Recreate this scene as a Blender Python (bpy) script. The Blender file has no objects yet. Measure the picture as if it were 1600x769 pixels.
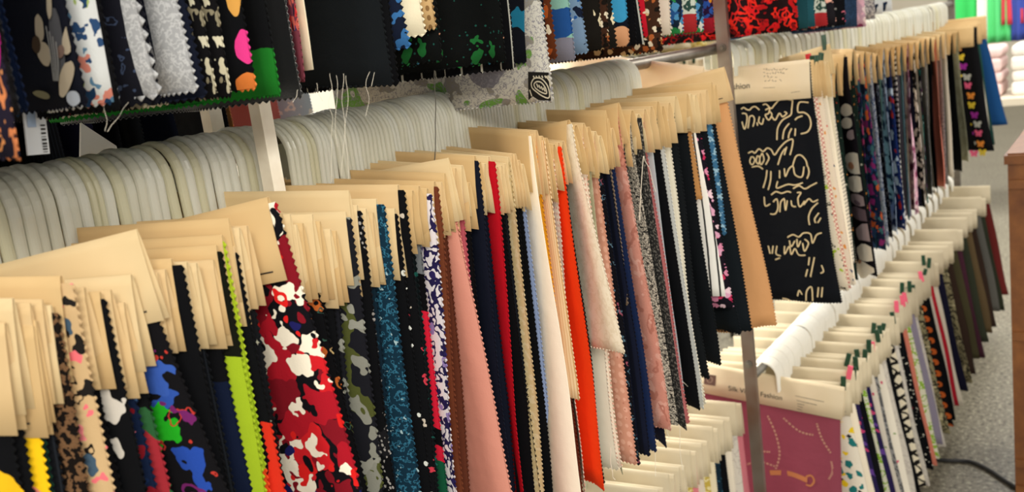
import bpy, math, random
import numpy as np
from mathutils import Matrix, Vector

# ------------------------------------------------------------------ camera, world, light, exposure
H = 1.62                      # camera height above the floor
F = 1500.0                    # focal length in pixels of the 1600 x 769 frame
ROLL, VP = .13, (1800, -55)   # image lean of plumb lines; vanishing point of the rails
FOCUS, FSTOP = 1.12, 8.0
EXPOSURE = 0.0
SC = bpy.context.scene
COL = SC.collection

def solve():
    X = Vector((VP[0]-800, -(VP[1]-384.5), -F)).normalized()
    best = None
    for i in range(6001):
        p = .6*i/6000
        u = Vector((-math.sin(ROLL)*math.cos(p), math.cos(ROLL)*math.cos(p), math.sin(p)))
        v = abs(u.dot(X))
        if best is None or v < best[0]: best = (v, u)
    Z = best[1]; Z = (Z - X*Z.dot(X)).normalized()
    return Matrix((X, Z.cross(X), Z))
R = solve()
cd = bpy.data.cameras.new('camera'); cam = bpy.data.objects.new('camera', cd); COL.objects.link(cam)
cam.matrix_world = Matrix.Translation((0, 0, H)) @ R.to_4x4()
cd.sensor_width = 36; cd.lens = F/1600*36; cd.clip_start = .05
cd.dof.use_dof = True; cd.dof.focus_distance = FOCUS; cd.dof.aperture_fstop = FSTOP
SC.camera = cam
SC.view_settings.view_transform = 'Standard'; SC.view_settings.look = 'None'
SC.view_settings.gamma = 1; SC.view_settings.exposure = EXPOSURE; SC.view_settings.use_curve_mapping = False
w = bpy.data.worlds.new('daylight'); SC.world = w; w.use_nodes = True
w.node_tree.nodes['Background'].inputs[0].default_value = (1, .965, .90, 1)
w.node_tree.nodes['Background'].inputs[1].default_value = 1.0

def area(name, loc, target, size, power, color):
    l = bpy.data.lights.new(name, 'AREA'); l.shape = 'RECTANGLE'; l.size, l.size_y = size; l.energy = power; l.color = color
    o = bpy.data.objects.new(name, l); COL.objects.link(o); o.location = loc
    o.rotation_euler = (Vector(target)-Vector(loc)).to_track_quat('-Z', 'Y').to_euler(); return o
area('key_light', (-1.3, -1.5, H+1.1), (1.1, .7, H-.3), (1.4, .6), 75, (1, .93, .80))  # added key light that models the near swatches, not a fitting of the stall
area('hook_backlight', (2.2, 1.75, H+.55), (1.55, .83, H-.05), (1.2, .3), 60, (1, .96, .88))  # unseen backlight, put in to brighten the hooks and the space behind
area('hook_fill', (2.35, 2.05, H+.0), (1.6, .83, H-.05), (.9, .35), 22, (1, .97, .92))  # low fill added behind the rack to whiten the row of hooks
area('wall_wash', (2.6, 3.0, H+1.4), (2.6, 4.0, H-.2), (3.0, .3), 60, (1, .97, .92))  # added wash that brightens the back wall, no real fixture
area('far_aisle_fill', (7, .6, H+2.2), (7, .4, 0), (2.5, 2.0), 160, (1, .97, .92))  # area light added overhead to make the far aisle floor bright
area('aisle_lamp', (3.6, -1.4, H+1.6), (3.4, .7, H-.5), (1.6, .5), 60, (1, .94, .84))

def ray(x, y): return R @ Vector(((x-800)/F, -(y-384.5)/F, -1.0))
def onY(x, y, Y): r = ray(x, y); return r*(Y/r.y)
def onX(x, y, X): r = ray(x, y); return r*(X/r.x)
def onZ(x, y, Z): r = ray(x, y); return r*(Z/r.z)
def proj(P):
    c = R.transposed() @ Vector(P); return (800+F*c.x/-c.z, 384.5-F*c.y/-c.z)

# ------------------------------------------------------------------ materials
def lin(h):
    h = h.lstrip('#'); o = []
    for i in (0, 2, 4):
        v = int(h[i:i+2], 16)/255; o.append(v/12.92 if v <= .04045 else ((v+.055)/1.055)**2.4)
    return (*o, 1)
class NT:
    def __init__(s, name):
        s.m = bpy.data.materials.new(name); s.m.use_nodes = True; s.t = s.m.node_tree; s.n = s.t.nodes; s.b = s.n['Principled BSDF']
    def set(s, sock, v):
        if isinstance(v, bpy.types.NodeSocket): s.t.links.new(v, sock)
        elif v is not None: sock.default_value = v
    def node(s, kind, ins=(), **kw):
        n = s.n.new(kind)
        for k, v in kw.items(): setattr(n, k, v)
        for k, v in (ins.items() if isinstance(ins, dict) else enumerate(ins)): s.set(n.inputs[k], v)
        return n
    def math(s, op, a, b=0.0, c=None):
        n = s.node('ShaderNodeMath', (a, b), operation=op)
        if c is not None: s.set(n.inputs[2], c)
        return n.outputs[0]
    def uv(s, off=(0, 0, 0), sc=(1, 1, 1), rot=0):
        if not hasattr(s, '_uv'): s._uv = s.node('ShaderNodeUVMap').outputs[0]
        n = s.node('ShaderNodeMapping', {0: s._uv, 1: off, 3: sc}); n.inputs[2].default_value = (0, 0, rot); return n.outputs[0]
    def noise(s, vec, scale, detail=2, rough=.5):
        return s.node('ShaderNodeTexNoise', {'Vector': vec, 'Scale': scale, 'Detail': detail, 'Roughness': rough})
    def distort(s, vec, scale, amt):
        n = s.noise(vec, scale, 2)
        a = s.node('ShaderNodeVectorMath', (n.outputs['Color'], (.5, .5, .5)), operation='SUBTRACT').outputs[0]
        b = s.node('ShaderNodeVectorMath', {0: a, 3: amt}, operation='SCALE').outputs[0]
        return s.node('ShaderNodeVectorMath', (vec, b), operation='ADD').outputs[0]
    def ramp(s, fac, cols):
        n = s.node('ShaderNodeValToRGB', (fac,)); r = n.color_ramp; r.interpolation = 'CONSTANT'
        for i, c in enumerate(cols):
            e = r.elements[i] if i < len(r.elements) and i < 1 else r.elements.new(i/len(cols))
            e.position = i/len(cols); e.color = lin(c)
        while len(r.elements) > len(cols): r.elements.remove(r.elements[-1])
        return n.outputs[0]
    def mix(s, f, a, b):
        n = s.node('ShaderNodeMix', data_type='RGBA'); s.set(n.inputs[0], f); s.set(n.inputs[6], a); s.set(n.inputs[7], b); return n.outputs[2]

def fabric(name, ground, *layers, rough=.9, sheen=.0, weave=.25, seed=None):
    T = NT(name); rs = random.Random(seed or name)
    col = lin(ground)
    for L in layers:
        k = L[0]; off = (rs.uniform(0, 9), rs.uniform(0, 9), 0)
        if k == 'b':      # irregular patches, each with one of several colours: scale per metre, cover, colours, waviness
            v = T.distort(T.uv(off), L[1]*1.1, L[4]/L[1])
            n = T.node('ShaderNodeTexVoronoi', {'Vector': v, 'Scale': L[1]})
            sep = T.node('ShaderNodeSeparateColor', (n.outputs['Color'],))
            cc = T.ramp(sep.outputs[0], L[3])
            mk = T.math('LESS_THAN', n.outputs['Distance'], L[2]); col = T.mix(mk, col, cc)
        elif k == 'n':    # noise band
            n = T.noise(T.uv(off), L[1], 2).outputs['Fac']
            mk = T.math('MULTIPLY', T.math('GREATER_THAN', n, L[2]), T.math('LESS_THAN', n, L[3])); col = T.mix(mk, col, lin(L[4]))
        elif k == 'd':    # dots
            n = T.node('ShaderNodeTexVoronoi', {'Vector': T.uv(off), 'Scale': L[1], 'Randomness': L[4]})
            col = T.mix(T.math('LESS_THAN', n.outputs['Distance'], L[2]), col, lin(L[3]))
        elif k == 's':    # stars
            n = T.node('ShaderNodeTexVoronoi', {'Vector': T.uv(off), 'Scale': L[1]}, distance='MINKOWSKI')
            n.inputs['Exponent'].default_value = .5
            col = T.mix(T.math('LESS_THAN', n.outputs['Distance'], L[2]), col, lin(L[3]))
        elif k == 'l':    # stripes: per metre, width, colour, angle, wobble
            v = T.distort(T.uv((0, 0, 0), rot=0), 30, L[5]) if L[5] else T.uv()
            m = T.node('ShaderNodeMapping', {0: v}); m.inputs[2].default_value = (0, 0, L[4])
            x = T.node('ShaderNodeSeparateXYZ', (m.outputs[0],)).outputs[0]
            f = T.math('FRACT', T.math('MULTIPLY', x, float(L[1])))
            col = T.mix(T.math('LESS_THAN', f, L[2]), col, lin(L[3]))
        elif k == 'e':    # one large motif: u, v, ru, rv, colour, edge wobble
            v = T.distort(T.uv(), 45, L[6] if len(L) > 6 else .012)
            a = T.node('ShaderNodeVectorMath', (v, (L[1], L[2], 0)), operation='SUBTRACT').outputs[0]
            b = T.node('ShaderNodeVectorMath', (a, (1/L[3], 1/L[4], 0)), operation='MULTIPLY').outputs[0]
            ln = T.node('ShaderNodeVectorMath', (b,), operation='LENGTH').outputs['Value']
            col = T.mix(T.math('LESS_THAN', ln, 1.0), col, lin(L[5]) if isinstance(L[5], str) else L[5])
        elif k == 'v':    # colour block between two drops
            y = T.node('ShaderNodeSeparateXYZ', (T.distort(T.uv(), 30, .01),)).outputs[1]
            mk = T.math('MULTIPLY', T.math('GREATER_THAN', y, L[1]), T.math('LESS_THAN', y, L[2])); col = T.mix(mk, col, lin(L[3]))
    T.set(T.b.inputs['Base Color'], col); T.b.inputs['Roughness'].default_value = rough
    T.b.inputs['Sheen Weight'].default_value = sheen; T.b.inputs['Specular IOR Level'].default_value = .12
    if weave:
        n = T.noise(T.uv(), 420, 1); n2 = T.noise(T.uv(), 26, 2)
        h = T.math('ADD', T.math('MULTIPLY', n.outputs['Fac'], weave), T.math('MULTIPLY', n2.outputs['Fac'], 3.0))
        bp = T.node('ShaderNodeBump', {'Height': h, 'Distance': .0012, 'Strength': .6}); T.set(T.b.inputs['Normal'], bp.outputs[0])
    return T.m

def simple(name, c, rough=.6, metal=0, spec=.5, noise=None, transl=0, coat=0):
    T = NT(name); T.b.inputs['Roughness'].default_value = rough; T.b.inputs['Metallic'].default_value = metal
    T.b.inputs['Specular IOR Level'].default_value = spec; T.b.inputs['Coat Weight'].default_value = coat
    col = lin(c)
    if noise:
        g = T.node('ShaderNodeTexCoord').outputs['Object']
        n = T.noise(g, noise[1], noise[2] if len(noise) > 2 else 3, .6).outputs['Fac']
        f = T.node('ShaderNodeMapRange', {0: n, 1: .3, 2: .7}).outputs[0]
        col = T.mix(f, lin(c), lin(noise[0]))
        bp = T.node('ShaderNodeBump', {'Height': n, 'Distance': .001, 'Strength': .3}); T.set(T.b.inputs['Normal'], bp.outputs[0])
    T.set(T.b.inputs['Base Color'], col)
    if transl:
        tr = T.node('ShaderNodeBsdfTranslucent'); T.set(tr.inputs[0], col)
        mx = T.node('ShaderNodeMixShader', {0: transl}); T.t.links.new(T.b.outputs[0], mx.inputs[1]); T.t.links.new(tr.outputs[0], mx.inputs[2])
        T.t.links.new(mx.outputs[0], T.n['Material Output'].inputs[0])
    return T.m

CARD = [simple('card_warm', 'dfc294', .75, spec=.2, noise=('d8b987', 9), transl=.12), simple('card_pale', 'e4cca0', .75, spec=.2, noise=('dcc293', 9), transl=.12),
        simple('card_tan', 'd8b987', .75, spec=.2, noise=('cfae7c', 9), transl=.1)]
CARDG = simple('card_grey', 'ddd0b4', .75, spec=.2, noise=('d2c4a6', 9), transl=.1)
CARDW = simple('card_white', 'e8d8ba', .7, spec=.2, noise=('e0ceac', 9), transl=.12)
INK = simple('ink', '1c1712', .7)
HOOK = [simple('frosted_plastic', 'dbdacb', .22, spec=.5, transl=.35), simple('frosted_plastic_yellowed', 'd6d3b8', .35, spec=.5, transl=.35),
        simple('frosted_plastic_clear', 'dfdfd4', .2, spec=.5, transl=.35)]
HOOKW = simple('white_plastic', 'f4f2ea', .4, spec=.5, transl=.3)
STEEL = simple('galvanised_steel', '8f8c84', .42, .8, noise=('6d675e', 14))
PAINT = simple('cream_paint', 'efe9da', .5, noise=('d8cebb', 20))
GREEN = simple('green_tab', '0f3d28', .45); REDT = simple('red_tab', 'c01824', .45); PINKT = simple('pink_tab', 'e8607c', .45)
WOOD = simple('wood', '8a5628', .5, noise=('64381a', 12, 6))

B = '08090d'   # the usual near-black ground
PAT = {}
def P(key, desc, *a, **k): PAT[key] = [desc, a, k, None]
def pmat(key):
    e = PAT[key]
    if e[3] is None: e[3] = fabric('print_'+key, *e[1], **e[2])
    return e[3]
P('blk', 'plain black', B)
P('blk_fine', 'black fine-ribbed', '0d0f14', ('l', 160, .3, '1c2027', 0, 0))
P('blk_yellow', 'black and golden yellow colour-block', B, ('e', .02, .22, .05, .12, 'e8b41c', .02), ('e', .05, .42, .05, .08, 'ffe9c0', .02))
P('yel_salmon', 'black with yellow and salmon shapes', B, ('e', .02, .105, .05, .04, 'f2c41a', .02), ('e', .016, .145, .024, .032, 'f08a78', .012), ('e', .05, .3, .04, .06, 'f2c41a', .02))
P('leafdark', 'black with pale sage leaves', B, ('n', 60, .58, .68, 'a9b39c'))
P('fuzzy', 'black and brown fleecy', '120d0a', ('n', 160, .5, .7, '6e5138'), weave=1.5)
P('beige_rose', 'beige with coral roses', 'c4a67c', ('b', 42, .32, ['1d1a18', 'd4707a', '42586c', 'e8858a'], 1.2), ('n', 50, .62, .8, 'e36f78'), ('n', 70, .3, .36, '1b1512'))
P('blkpink', 'black with bright pink petals', B, ('b', 40, .42, ['e8788c', B, 'c9c4bc', B], 1.3))
P('blkpink2', 'black with pink and grey blooms', B, ('b', 55, .35, ['e8788c', '8e8d88', B, 'd9485c'], 1.3))
P('navyred', 'navy with small crimson roses', '0f1d3a', ('b', 45, .33, ['7c1420', '14284f', '3c5a80', '0f1d3a'], 1.2))
P('redgreen', 'black above red and green swirls', B, ('v', .11, .6, '9c2a34'), ('n', 18, .44, .55, '2a5a34'), ('n', 18, .64, .68, 'c9553f'), ('v', 0, .1, B))
P('splash', 'black with green, blue and red painted splashes', '0d0c10', ('b', 30, .3, ['1a2c7a', '8c1f2c', '0d0c10', '0d0c10', '2b4da0'], 1.6), ('e', .04, .145, .022, .022, '1fa01e', .05), ('e', .035, .105, .03, .012, '3355a8', .04), ('e', .02, .19, .008, .025, '2346a0', .04), ('n', 55, .62, .66, 'b0342b'), ('n', 40, .3, .37, '6a2060'))
P('lime', 'black turning to bright lime green', '101209', ('v', .09, .24, '9db826'), ('v', .24, .6, 'd8431c'), ('v', .4, .6, 'b8d22a'))
P('limeflame', 'lime green over flame orange', 'a8c02a', ('v', .12, .2, '9db826'), ('v', .2, .6, 'e2481e'))
P('redorange2', 'flame red with lime edge', 'd2301c', ('v', 0, .15, B), ('v', .38, .6, '9aa82a'))
P('tealnavy', 'dark teal fading to bottle green', '0d1730', ('v', .0, .1, B), ('v', .2, .7, '0f4a34'), ('v', .3, .34, '0f3550'))
P('bottle', 'bottle green and black', '0b1512', ('n', 8, .5, .9, '0e2c20'))
P('stars', 'black with scattered white stars', B, ('s', 42, .55, 'c8c8ba'))
P('stars2', 'charcoal with small cream stars', '15161a', ('s', 60, .5, 'b9b8a4'))
P('redfloral', 'red, white and navy bold floral', '0c0c12', ('b', 30, .72, ['a81626', '7e1220', 'f1e8d6', 'c81e26'], 1.9), ('b', 26, .24, ['0c0c12', '0c0c12', '1c1c5c', '0c0c12'], 1.5), ('n', 38, .6, .8, 'f1e8d6'), ('n', 34, .3, .39, 'd8201f'), ('b', 34, .2, ['1c1c5c', B, '1c1c5c', '0c0c12'], 1))
P('orangeleaf', 'black with rust orange paisley leaves', B, ('n', 40, .6, .66, 'b8622c'), ('b', 30, .22, ['8c4420', B, B, 'b8a070'], 1.2), ('n', 60, .3, .33, '33564a'))
P('blkdaisy', 'black with tiny white daisies', B, ('d', 80, .2, 'd8d4c4', 1), ('b', 50, .15, [B, '8c2232', B, B], 1))
P('camo', 'charcoal with olive and grey camouflage', '17181f', ('n', 26, .56, .8, '4c5228'), ('n', 30, .33, .41, '85877e'), ('n', 26, .63, .7, '8f9188'))
P('lace', 'black with white lace dots', B, ('n', 14, .56, .9, '17171b'), ('d', 190, .33, '9d9a98', 1), ('n', 16, .32, .54, B))
P('lace2', 'black with grey fern sprigs', B, ('n', 95, .6, .64, 'a5a4a2'))
P('tealfeather', 'deep teal feather-textured', '0e2c3e', ('n', 170, .54, .62, '2f6a86'), ('n', 120, .67, .8, '9cb8c0'))
P('tealdk', 'dark petrol blue', '0f2433', ('n', 100, .6, .7, '2c5a70'))
P('dots', 'black with white polka dots', B, ('d', 52, .17, 'd9dcd6', .35))
P('pinkdots', 'black with red and white specks', B, ('b', 80, .28, ['c23848', B, 'c9beb0', B], 1))
P('greyline', 'black with thin grey stripe', B, ('l', 45, .15, '868686', 0, 0))
P('dkteal', 'black-green with teal scrolls', '0c1518', ('n', 24, .5, .52, '1c5c54'))
P('redgreenblock', 'black, grey, red and green colour-block', B, ('v', .13, .27, 'e0203c'), ('v', .27, .29, B), ('v', .29, .31, 'd8203c'), ('v', .31, .37, '14583c'), ('v', .0, .09, '70757a'))
P('purplewhite', 'white with purple brushstroke florals', 'dcd6dc', ('n', 55, .48, .56, '221c48'), ('n', 42, .64, .9, '2a2258'), ('n', 30, .3, .36, '8f7cb4'))
P('brown', 'plain chestnut brown', '6e3a24', ('n', 30, .5, .9, '6a3622'))
P('brown2', 'russet brown', '5d2f20')
P('creamdot', 'black with cream beaded edge', B, ('d', 120, .3, 'd9c9a0', 0))
P('salmon', 'plain salmon pink', 'c77d72', rough=.5)
P('rose', 'plain dusty rose', 'b25764', rough=.55)
P('rosepale', 'pale salmon satin', 'd5907f', rough=.45)
P('navy', 'plain midnight navy', '0f1424')
P('navyshine', 'glossy navy crinkled', '10141f', rough=.25, sheen=0)
P('red', 'plain scarlet', 'b80f20')
P('dred', 'deep crimson', '6c0d1a')
P('goldbeige', 'gold-beige slubbed', 'c0ab80', ('n', 120, .55, .7, 'c9b893'))
P('sandrib', 'sand fringed', 'c8b894', ('l', 120, .35, 'a89468', 0, .002))
P('blue', 'pale cornflower blue', '8ea0c8')
P('white', 'plain ivory white', 'f1e6d2')
P('dbrown', 'dark chocolate brown', '2a1712')
P('orange', 'bright amber orange', 'e89a20')
P('creamthread', 'blush-cream straw-threaded', 'e4c8a2', ('l', 180, .4, 'd6b088', 0, .004), ('l', 40, .06, 'c8985c', 0, .004))
P('chestnut', 'plain mahogany brown', '57281a')
P('whitelace', 'ivory with pink lace edge', 'ead8c8', ('d', 130, .25, 'd8a090', 0))
P('redorange', 'vivid vermilion', 'e83c10')
P('cream', 'off-white waffle-textured', 'e9e0cc', ('n', 80, .5, .6, 'e2d7c0'))
P('creamlong', 'ivory plain-weave', 'd9d2c0')
P('sage', 'sage grey frosted glitter', 'a4a488', ('d', 220, .2, 'c2c4a8', 1), ('n', 30, .5, .7, '98987c'))
P('rosedot', 'blush pink with raised rosettes', 'c9907c', ('d', 75, .35, 'd8a593', .3), ('d', 75, .12, 'b87866', .3))
P('navyprint', 'black with faint pink and teal sprigs', '0c0e16', ('n', 70, .6, .64, '56788c'), ('n', 60, .3, .34, '9c5468'))
P('blkpleat', 'black knife-pleated', '0a0d1a', ('l', 60, .5, '11162a', 0, 0))
P('navyplain', 'navy blue pleated', '17264c', rough=.6)
P('taupe', 'taupe suede', '8c7864')
P('peachrose', 'peach with ruched horizontal blooms', 'cf8f80', ('n', 30, .55, .65, 'dba496'), ('n', 30, .35, .42, 'b97768'), weave=1)
P('navy2', 'dark indigo', '14142a')
P('tweed', 'grey tweed frayed', '6d6962', ('n', 260, .5, .6, 'c9c2b2'), ('n', 190, .3, .42, '201e1e'), weave=2)
P('tweeddark', 'charcoal speckled boucle', '2c2c2c', ('n', 240, .56, .7, '7d7a74'), weave=2)
P('pink', 'plain antique pink', 'b7696a')
P('paleblue', 'pale ice blue', 'b3bfc4')
P('whitepale', 'pale dove white', 'd3d5d2')
P('black2', 'plain jet black suiting', '101418')
P('tan', 'plain camel tan', 'b98550')
P('pinkfloral', 'black with bright pink and lilac ditsy floral', '14101a', ('b', 70, .48, ['c22c58', 'd888a8', 'e8c8d4', 'd83c68', 'd9a0bc'], .9))
P('fan', 'white and black striped fan-pleated', 'eceae4', ('l', 70, .22, '2a2a2a', .06, .002))
P('blackwide', 'black sheer', '0e1419')
P('bluestrip', 'steel blue sequinned', '3c6c90', ('n', 90, .55, .7, '9cc0d4'))
P('peach', 'plain apricot peach', 'd09a68', rough=.6)
P('lineart', 'black with cream calligraphic loops', '0b0e14')
P('pinklattice', 'white with pink diamond lattice', 'eadfce', ('l', 140, .28, 'c06a64', .8, 0), ('l', 140, .28, 'c06a64', -.8, 0))
P('creamlime', 'ivory with black and lime dashes', 'ded3bd', ('n', 60, .6, .66, '1a1a18'), ('n', 40, .3, .37, 'a4bc34'))
P('reddash', 'white with red and blue confetti', 'e2d9c8', ('b', 60, .22, ['c83c38', '24426c', 'e2d9c8', 'd8903c'], 1))
P('whitediag', 'white with grey diagonal hairlines', 'dfd8cb', ('l', 130, .3, '8f8a84', 1.0, .001))
P('dkfloral', 'dark green ditsy floral', '10201c', ('b', 70, .2, ['a03828', '2f5a48', 'c08040', '10201c', 'a8a898'], 1))
P('orchid', 'black with large white orchids', '0e0b12')
P('pinkspeck', 'navy with berry pink flowers', '16223c', ('b', 45, .58, ['9c3060', '3c6a80', '16223c', 'b84878', 'c8682c'], 1.4))
P('navymulti', 'navy with teal and magenta garden print', '15223c', ('b', 55, .58, ['3c7074', '8c2c70', '15223c', 'd86a34', '2c4a78'], 1.3))
P('wlace', 'white with blue vine print', 'ccd2dc', ('n', 60, .5, .56, '2c4478'), ('n', 50, .62, .7, '6a86b4'))
P('navyline', 'navy with fine white outlines', '0c1224', ('n', 30, .5, .515, 'b4bcc8'), ('n', 20, .62, .632, '7c8ca8'))
P('ltblue', 'pale blue with navy blots', 'a8bcd8', ('n', 45, .55, .9, '1e3058'))
P('navyredbig', 'royal navy with red poppies', '1a2a5c', ('b', 38, .5, ['d8321c', '1a2a5c', 'd8dce4', '1a2a5c'], 1.3))
P('stripebw', 'black and white wavy striped', '16181c', ('l', 65, .55, 'dcdad2', 1.45, .012))
P('tealgrey', 'plain slate teal', '4e6a74')
P('mauvefloral', 'mauve and plum floral', 'b894a4', ('b', 45, .55, ['7c3054', 'd8a8b8', '54283c', 'e0c8c8'], 1.4))
P('bwfloral', 'black with bold white daisies', '0f0f12', ('b', 40, .6, ['e8e4dc', 'e8e4dc', '0f0f12', 'e8e4dc'], 1.8), ('d', 40, .1, '0f0f12', 1))
P('navyturq', 'black with turquoise and white blooms', '10131e', ('b', 48, .5, ['2c8c84', 'd8d4cc', '10131e', '6c3864'], 1.4))
P('salmonc', 'plain coral salmon', 'cf7a66')
P('greyspeck', 'grey speckled', '76757a', ('n', 120, .5, .6, 'bdbab4'))
P('butterfly', 'black with rows of bright butterflies', '0a0a0e')
P('tealgreen', 'dark sea green', '1f4640')
P('cobalt', 'plain cobalt blue', '143f6e')
# top row
P('magorange', 'black with magenta and orange ferns', '0d0b10', ('v', .44, .6, '1a1626'), ('n', 40, .52, .60, 'c87a4c'), ('v', 0, .43, '0d0b10'), ('e', .012, .425, .016, .022, 'b01e80', .012), ('n', 50, .62, .66, 'd89058'))
P('darkgrey', 'charcoal leaf-embossed', '24262c', ('n', 60, .55, .7, '33363c'))
P('bigflower', 'navy with large cream blossoms', '10131f')
P('stripeflower', 'navy with grey striped petals', '12182c')
P('pastel', 'white with watercolour blue and pink garden', 'd6dadc', ('b', 60, .45, ['2c4a74', 'd88878', 'a0b46c', '5c84a4'], 1.8), ('n', 40, .62, .9, '1e3c60'))
P('redsprig', 'dark navy with crimson sprays', '12131c', ('b', 28, .26, ['7c1420', '12131c', '12131c', '8c1c24'], 2), ('n', 80, .6, .64, '3a4660'))
P('greywhite', 'grey and white marled', 'a2a4a8', ('n', 190, .5, .6, 'bdbfc2'), ('b', 22, .12, ['c04c38', '8f9194', '8f9194'], 1))
P('creamblk', 'black with cream blossoms', '0e0d10', ('b', 60, .5, ['c9c2a8', '0e0d10', '8e8670', 'd6d0b8'], 1.6))
P('blackpink', 'black with orange and hot pink pieces', B, ('e', .004, .465, .010, .014, 'e03c8c', .012), ('e', .008, .494, .012, .009, 'e0803c', .012), ('e', .006, .425, .007, .014, 'd8a050', .01))
P('blackgreen', 'black with emerald green hem', '0d0f12', ('v', .458, .6, '1e7a28'))
P('velvet', 'black velvet', '0c0d10', rough=.95, sheen=.5)
P('mauvered', 'mauve with red and blue blossoms', '7c3c4c', ('v', .0, .42, '201a30'), ('b', 80, .55, ['d83c3c', '3c3c70', 'e06c60', '201a30'], 1.2), ('v', .455, .6, '84404e'))
P('ivory', 'plain ivory', 'e6dcc0')
P('bluedash', 'navy with blue brushmarks', '10182c', ('n', 40, .58, .66, '3468a0'))
P('tanlace', 'camel with lace edge', 'c9a878', ('d', 100, .3, '8a6a44', 0))
P('blkgreendots', 'black with tiny green dots and coloured border', '0a0d0e', ('d', 110, .14, '1c5048', .4), ('b', 48, .42, ['0a0d0e', '0a0d0e', 'c89478', '1f6a34', '0a0d0e', '2c5a70'], 1.4), ('v', 0, .44, '0a0d0e'), ('d', 110, .1, '1c5048', .4))
P('palegreen', 'white and fresh green watercolour', 'c9c8c0', ('n', 16, .56, .7, '6a9848'), ('n', 24, .3, .42, '8c8880'))
P('paisley', 'green-flecked white and grey paisley', 'c4c2ba', ('n', 16, .57, .7, '6a9848'), ('n', 30, .3, .42, '8c8880'), ('e', .10, .455, .03, .06, '77757e', .02), ('n', 150, .5, .55, '8c8a90'))
P('birds', 'black with blue and cream crane birds', '0c0f18', ('b', 26, .38, ['1c6c8c', 'd8cba4', '0c0f18', '2f5cc0', '0c0f18'], 1.8))
P('autumn', 'rust and cream autumn blossom', '5c2c14', ('b', 60, .42, ['e0d0b4', 'a85020', '181410', 'd8b890'], 1.2))
P('mint', 'mint green with blue lily', '84b4a8', ('e', .02, .45, .04, .02, '1f4c8c', .01), ('v', .47, .6, '7c7c8c'))
P('bluegrey', 'blue, white and black foliage', '6f88a4', ('b', 50, .42, ['10182c', 'd0d8dc', '2c8448', '24508c'], 1.6))
P('creamblk2', 'cream and black ivy', '16130f', ('b', 46, .42, ['d8caa8', '16130f', 'c09860', '16130f'], 1.5))
P('bluepeach', 'sky blue and peach discs on black', '0c1220', ('e', .012, .445, .02, .02, '3c98c8', .004), ('e', .015, .485, .02, .015, 'd8a078', .004), ('e', .02, .415, .02, .01, 'e0dccc', .004))
P('blkstripe', 'black with white pinstripe', B, ('l', 40, .1, 'b0b0a8', 0, 0))
P('redzig', 'red with cream chevrons', 'c0182c', ('n', 30, .55, .62, 'e4c8b0'))
P('confetti', 'brown and cream mosaic', '3c2418', ('b', 90, .45, ['d8b484', '16100c', 'a85c30', 'e0d4bc'], 1))
P('bluegarden', 'blue and green garden floral', '142438', ('b', 75, .6, ['4c8cbc', 'd8dcd8', '2c8c4c', '142438', '24508c'], 1.5))
P('purplepansy', 'plum with orange pansies', '2a1438', ('b', 65, .55, ['d88824', '6c2c74', '2a1438', '2c50a0'], 1.4), ('v', .475, .6, '9c1c2c'))
P('redroses', 'black with scarlet rose outlines', '180a0c', ('n', 26, .42, .47, 'c81c20'), ('n', 26, .53, .58, 'd8281c'), ('n', 26, .63, .7, 'a81418'), ('n', 50, .3, .38, '7c1014'))
P('tealplain', 'dark teal satin', '1c4a54')
P('whitegreen', 'white and grey-green foliage', 'c9cfc4', ('n', 50, .5, .6, '2f4c44'), ('v', .47, .6, 'a82c30'))
P('blkorange', 'black with orange petals', '120f14', ('b', 42, .34, ['c85428', '120f14', 'd8a090', '3c5c90'], 1.5))
P('denim', 'dark denim', '22344c', ('n', 200, .5, .6, '2c4464'))
P('bluewhite', 'cobalt and white', 'd0d4d8', ('b', 35, .42, ['1c3c80', '16243c', 'd0d4d8'], 1))
# lower rows
P('pinkchain', 'dusky pink with gold chain print', '8c4454')
P('yellowteal', 'yellow, teal and white tropical', 'd8d0c0', ('b', 45, .42, ['e0c020', '206c6c', '1c1c24', 'd8d0c0'], 1.3))
P('navypurple', 'purple and navy bloom', '241c48', ('b', 44, .36, ['5c3c8c', 'b83c6c', '241c48'], 1.2))
P('greyfloral', 'grey smudged floral', '55565a', ('n', 50, .5, .6, '8c8c8c'), ('n', 40, .65, .9, '2a2a2e'))
P('whitepink', 'white with scattered pink flowers', 'dcd4c4', ('b', 38, .2, ['c84868', 'd888a0', 'dcd4c4', '8c9c6c'], 1.2))
P('geobw', 'white with black tribal geometry', 'd8cdb4', ('l', 34, .34, '1a1714', 1.0, .02), ('l', 30, .2, '1a1714', -.9, .02))
P('whitejac', 'white jacquard', 'd0cac0', ('n', 35, .5, .55, 'c0b8b0'))
P('lilac', 'plain lilac grey', '8c8498')
P('oliveleaf', 'olive and cream leaf', '8c8464', ('n', 60, .5, .6, '2c2a20'), ('n', 50, .62, .8, 'c8bc94'))
P('orangehex', 'black with orange hexagons', '100c0c', ('d', 26, .28, 'b85824', .1), ('d', 26, .13, '100c0c', .1))
P('whitered', 'white with scarlet line', 'cfc6b8', ('l', 22, .25, 'b42030', 0, .001))
P('limeleaf', 'white with lime leaves', 'd8d8c0', ('n', 50, .52, .6, '8cb43c'))
P('olive', 'dark olive drab', '3c3824')
P('umber', 'dark umber brown', '2c1f18')
P('plum', 'dark plum', '40202e')
P('greenloden', 'loden green', '2c3024')
P('khaki', 'khaki brown', '5c4c34')
P('steelgrey', 'steel grey suiting', '55544f')
P('maroon', 'maroon', '5c1e1c')
P('goldleaf', 'straw gold brocade', 'c0a84c', ('n', 70, .5, .6, 'e0d4a0'))
P('rosepink', 'plain shell pink', 'd8808c')
P('skyprint', 'pale blue printed', 'a8c0d4', ('n', 50, .6, .7, 'e0e4e4'))

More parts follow.
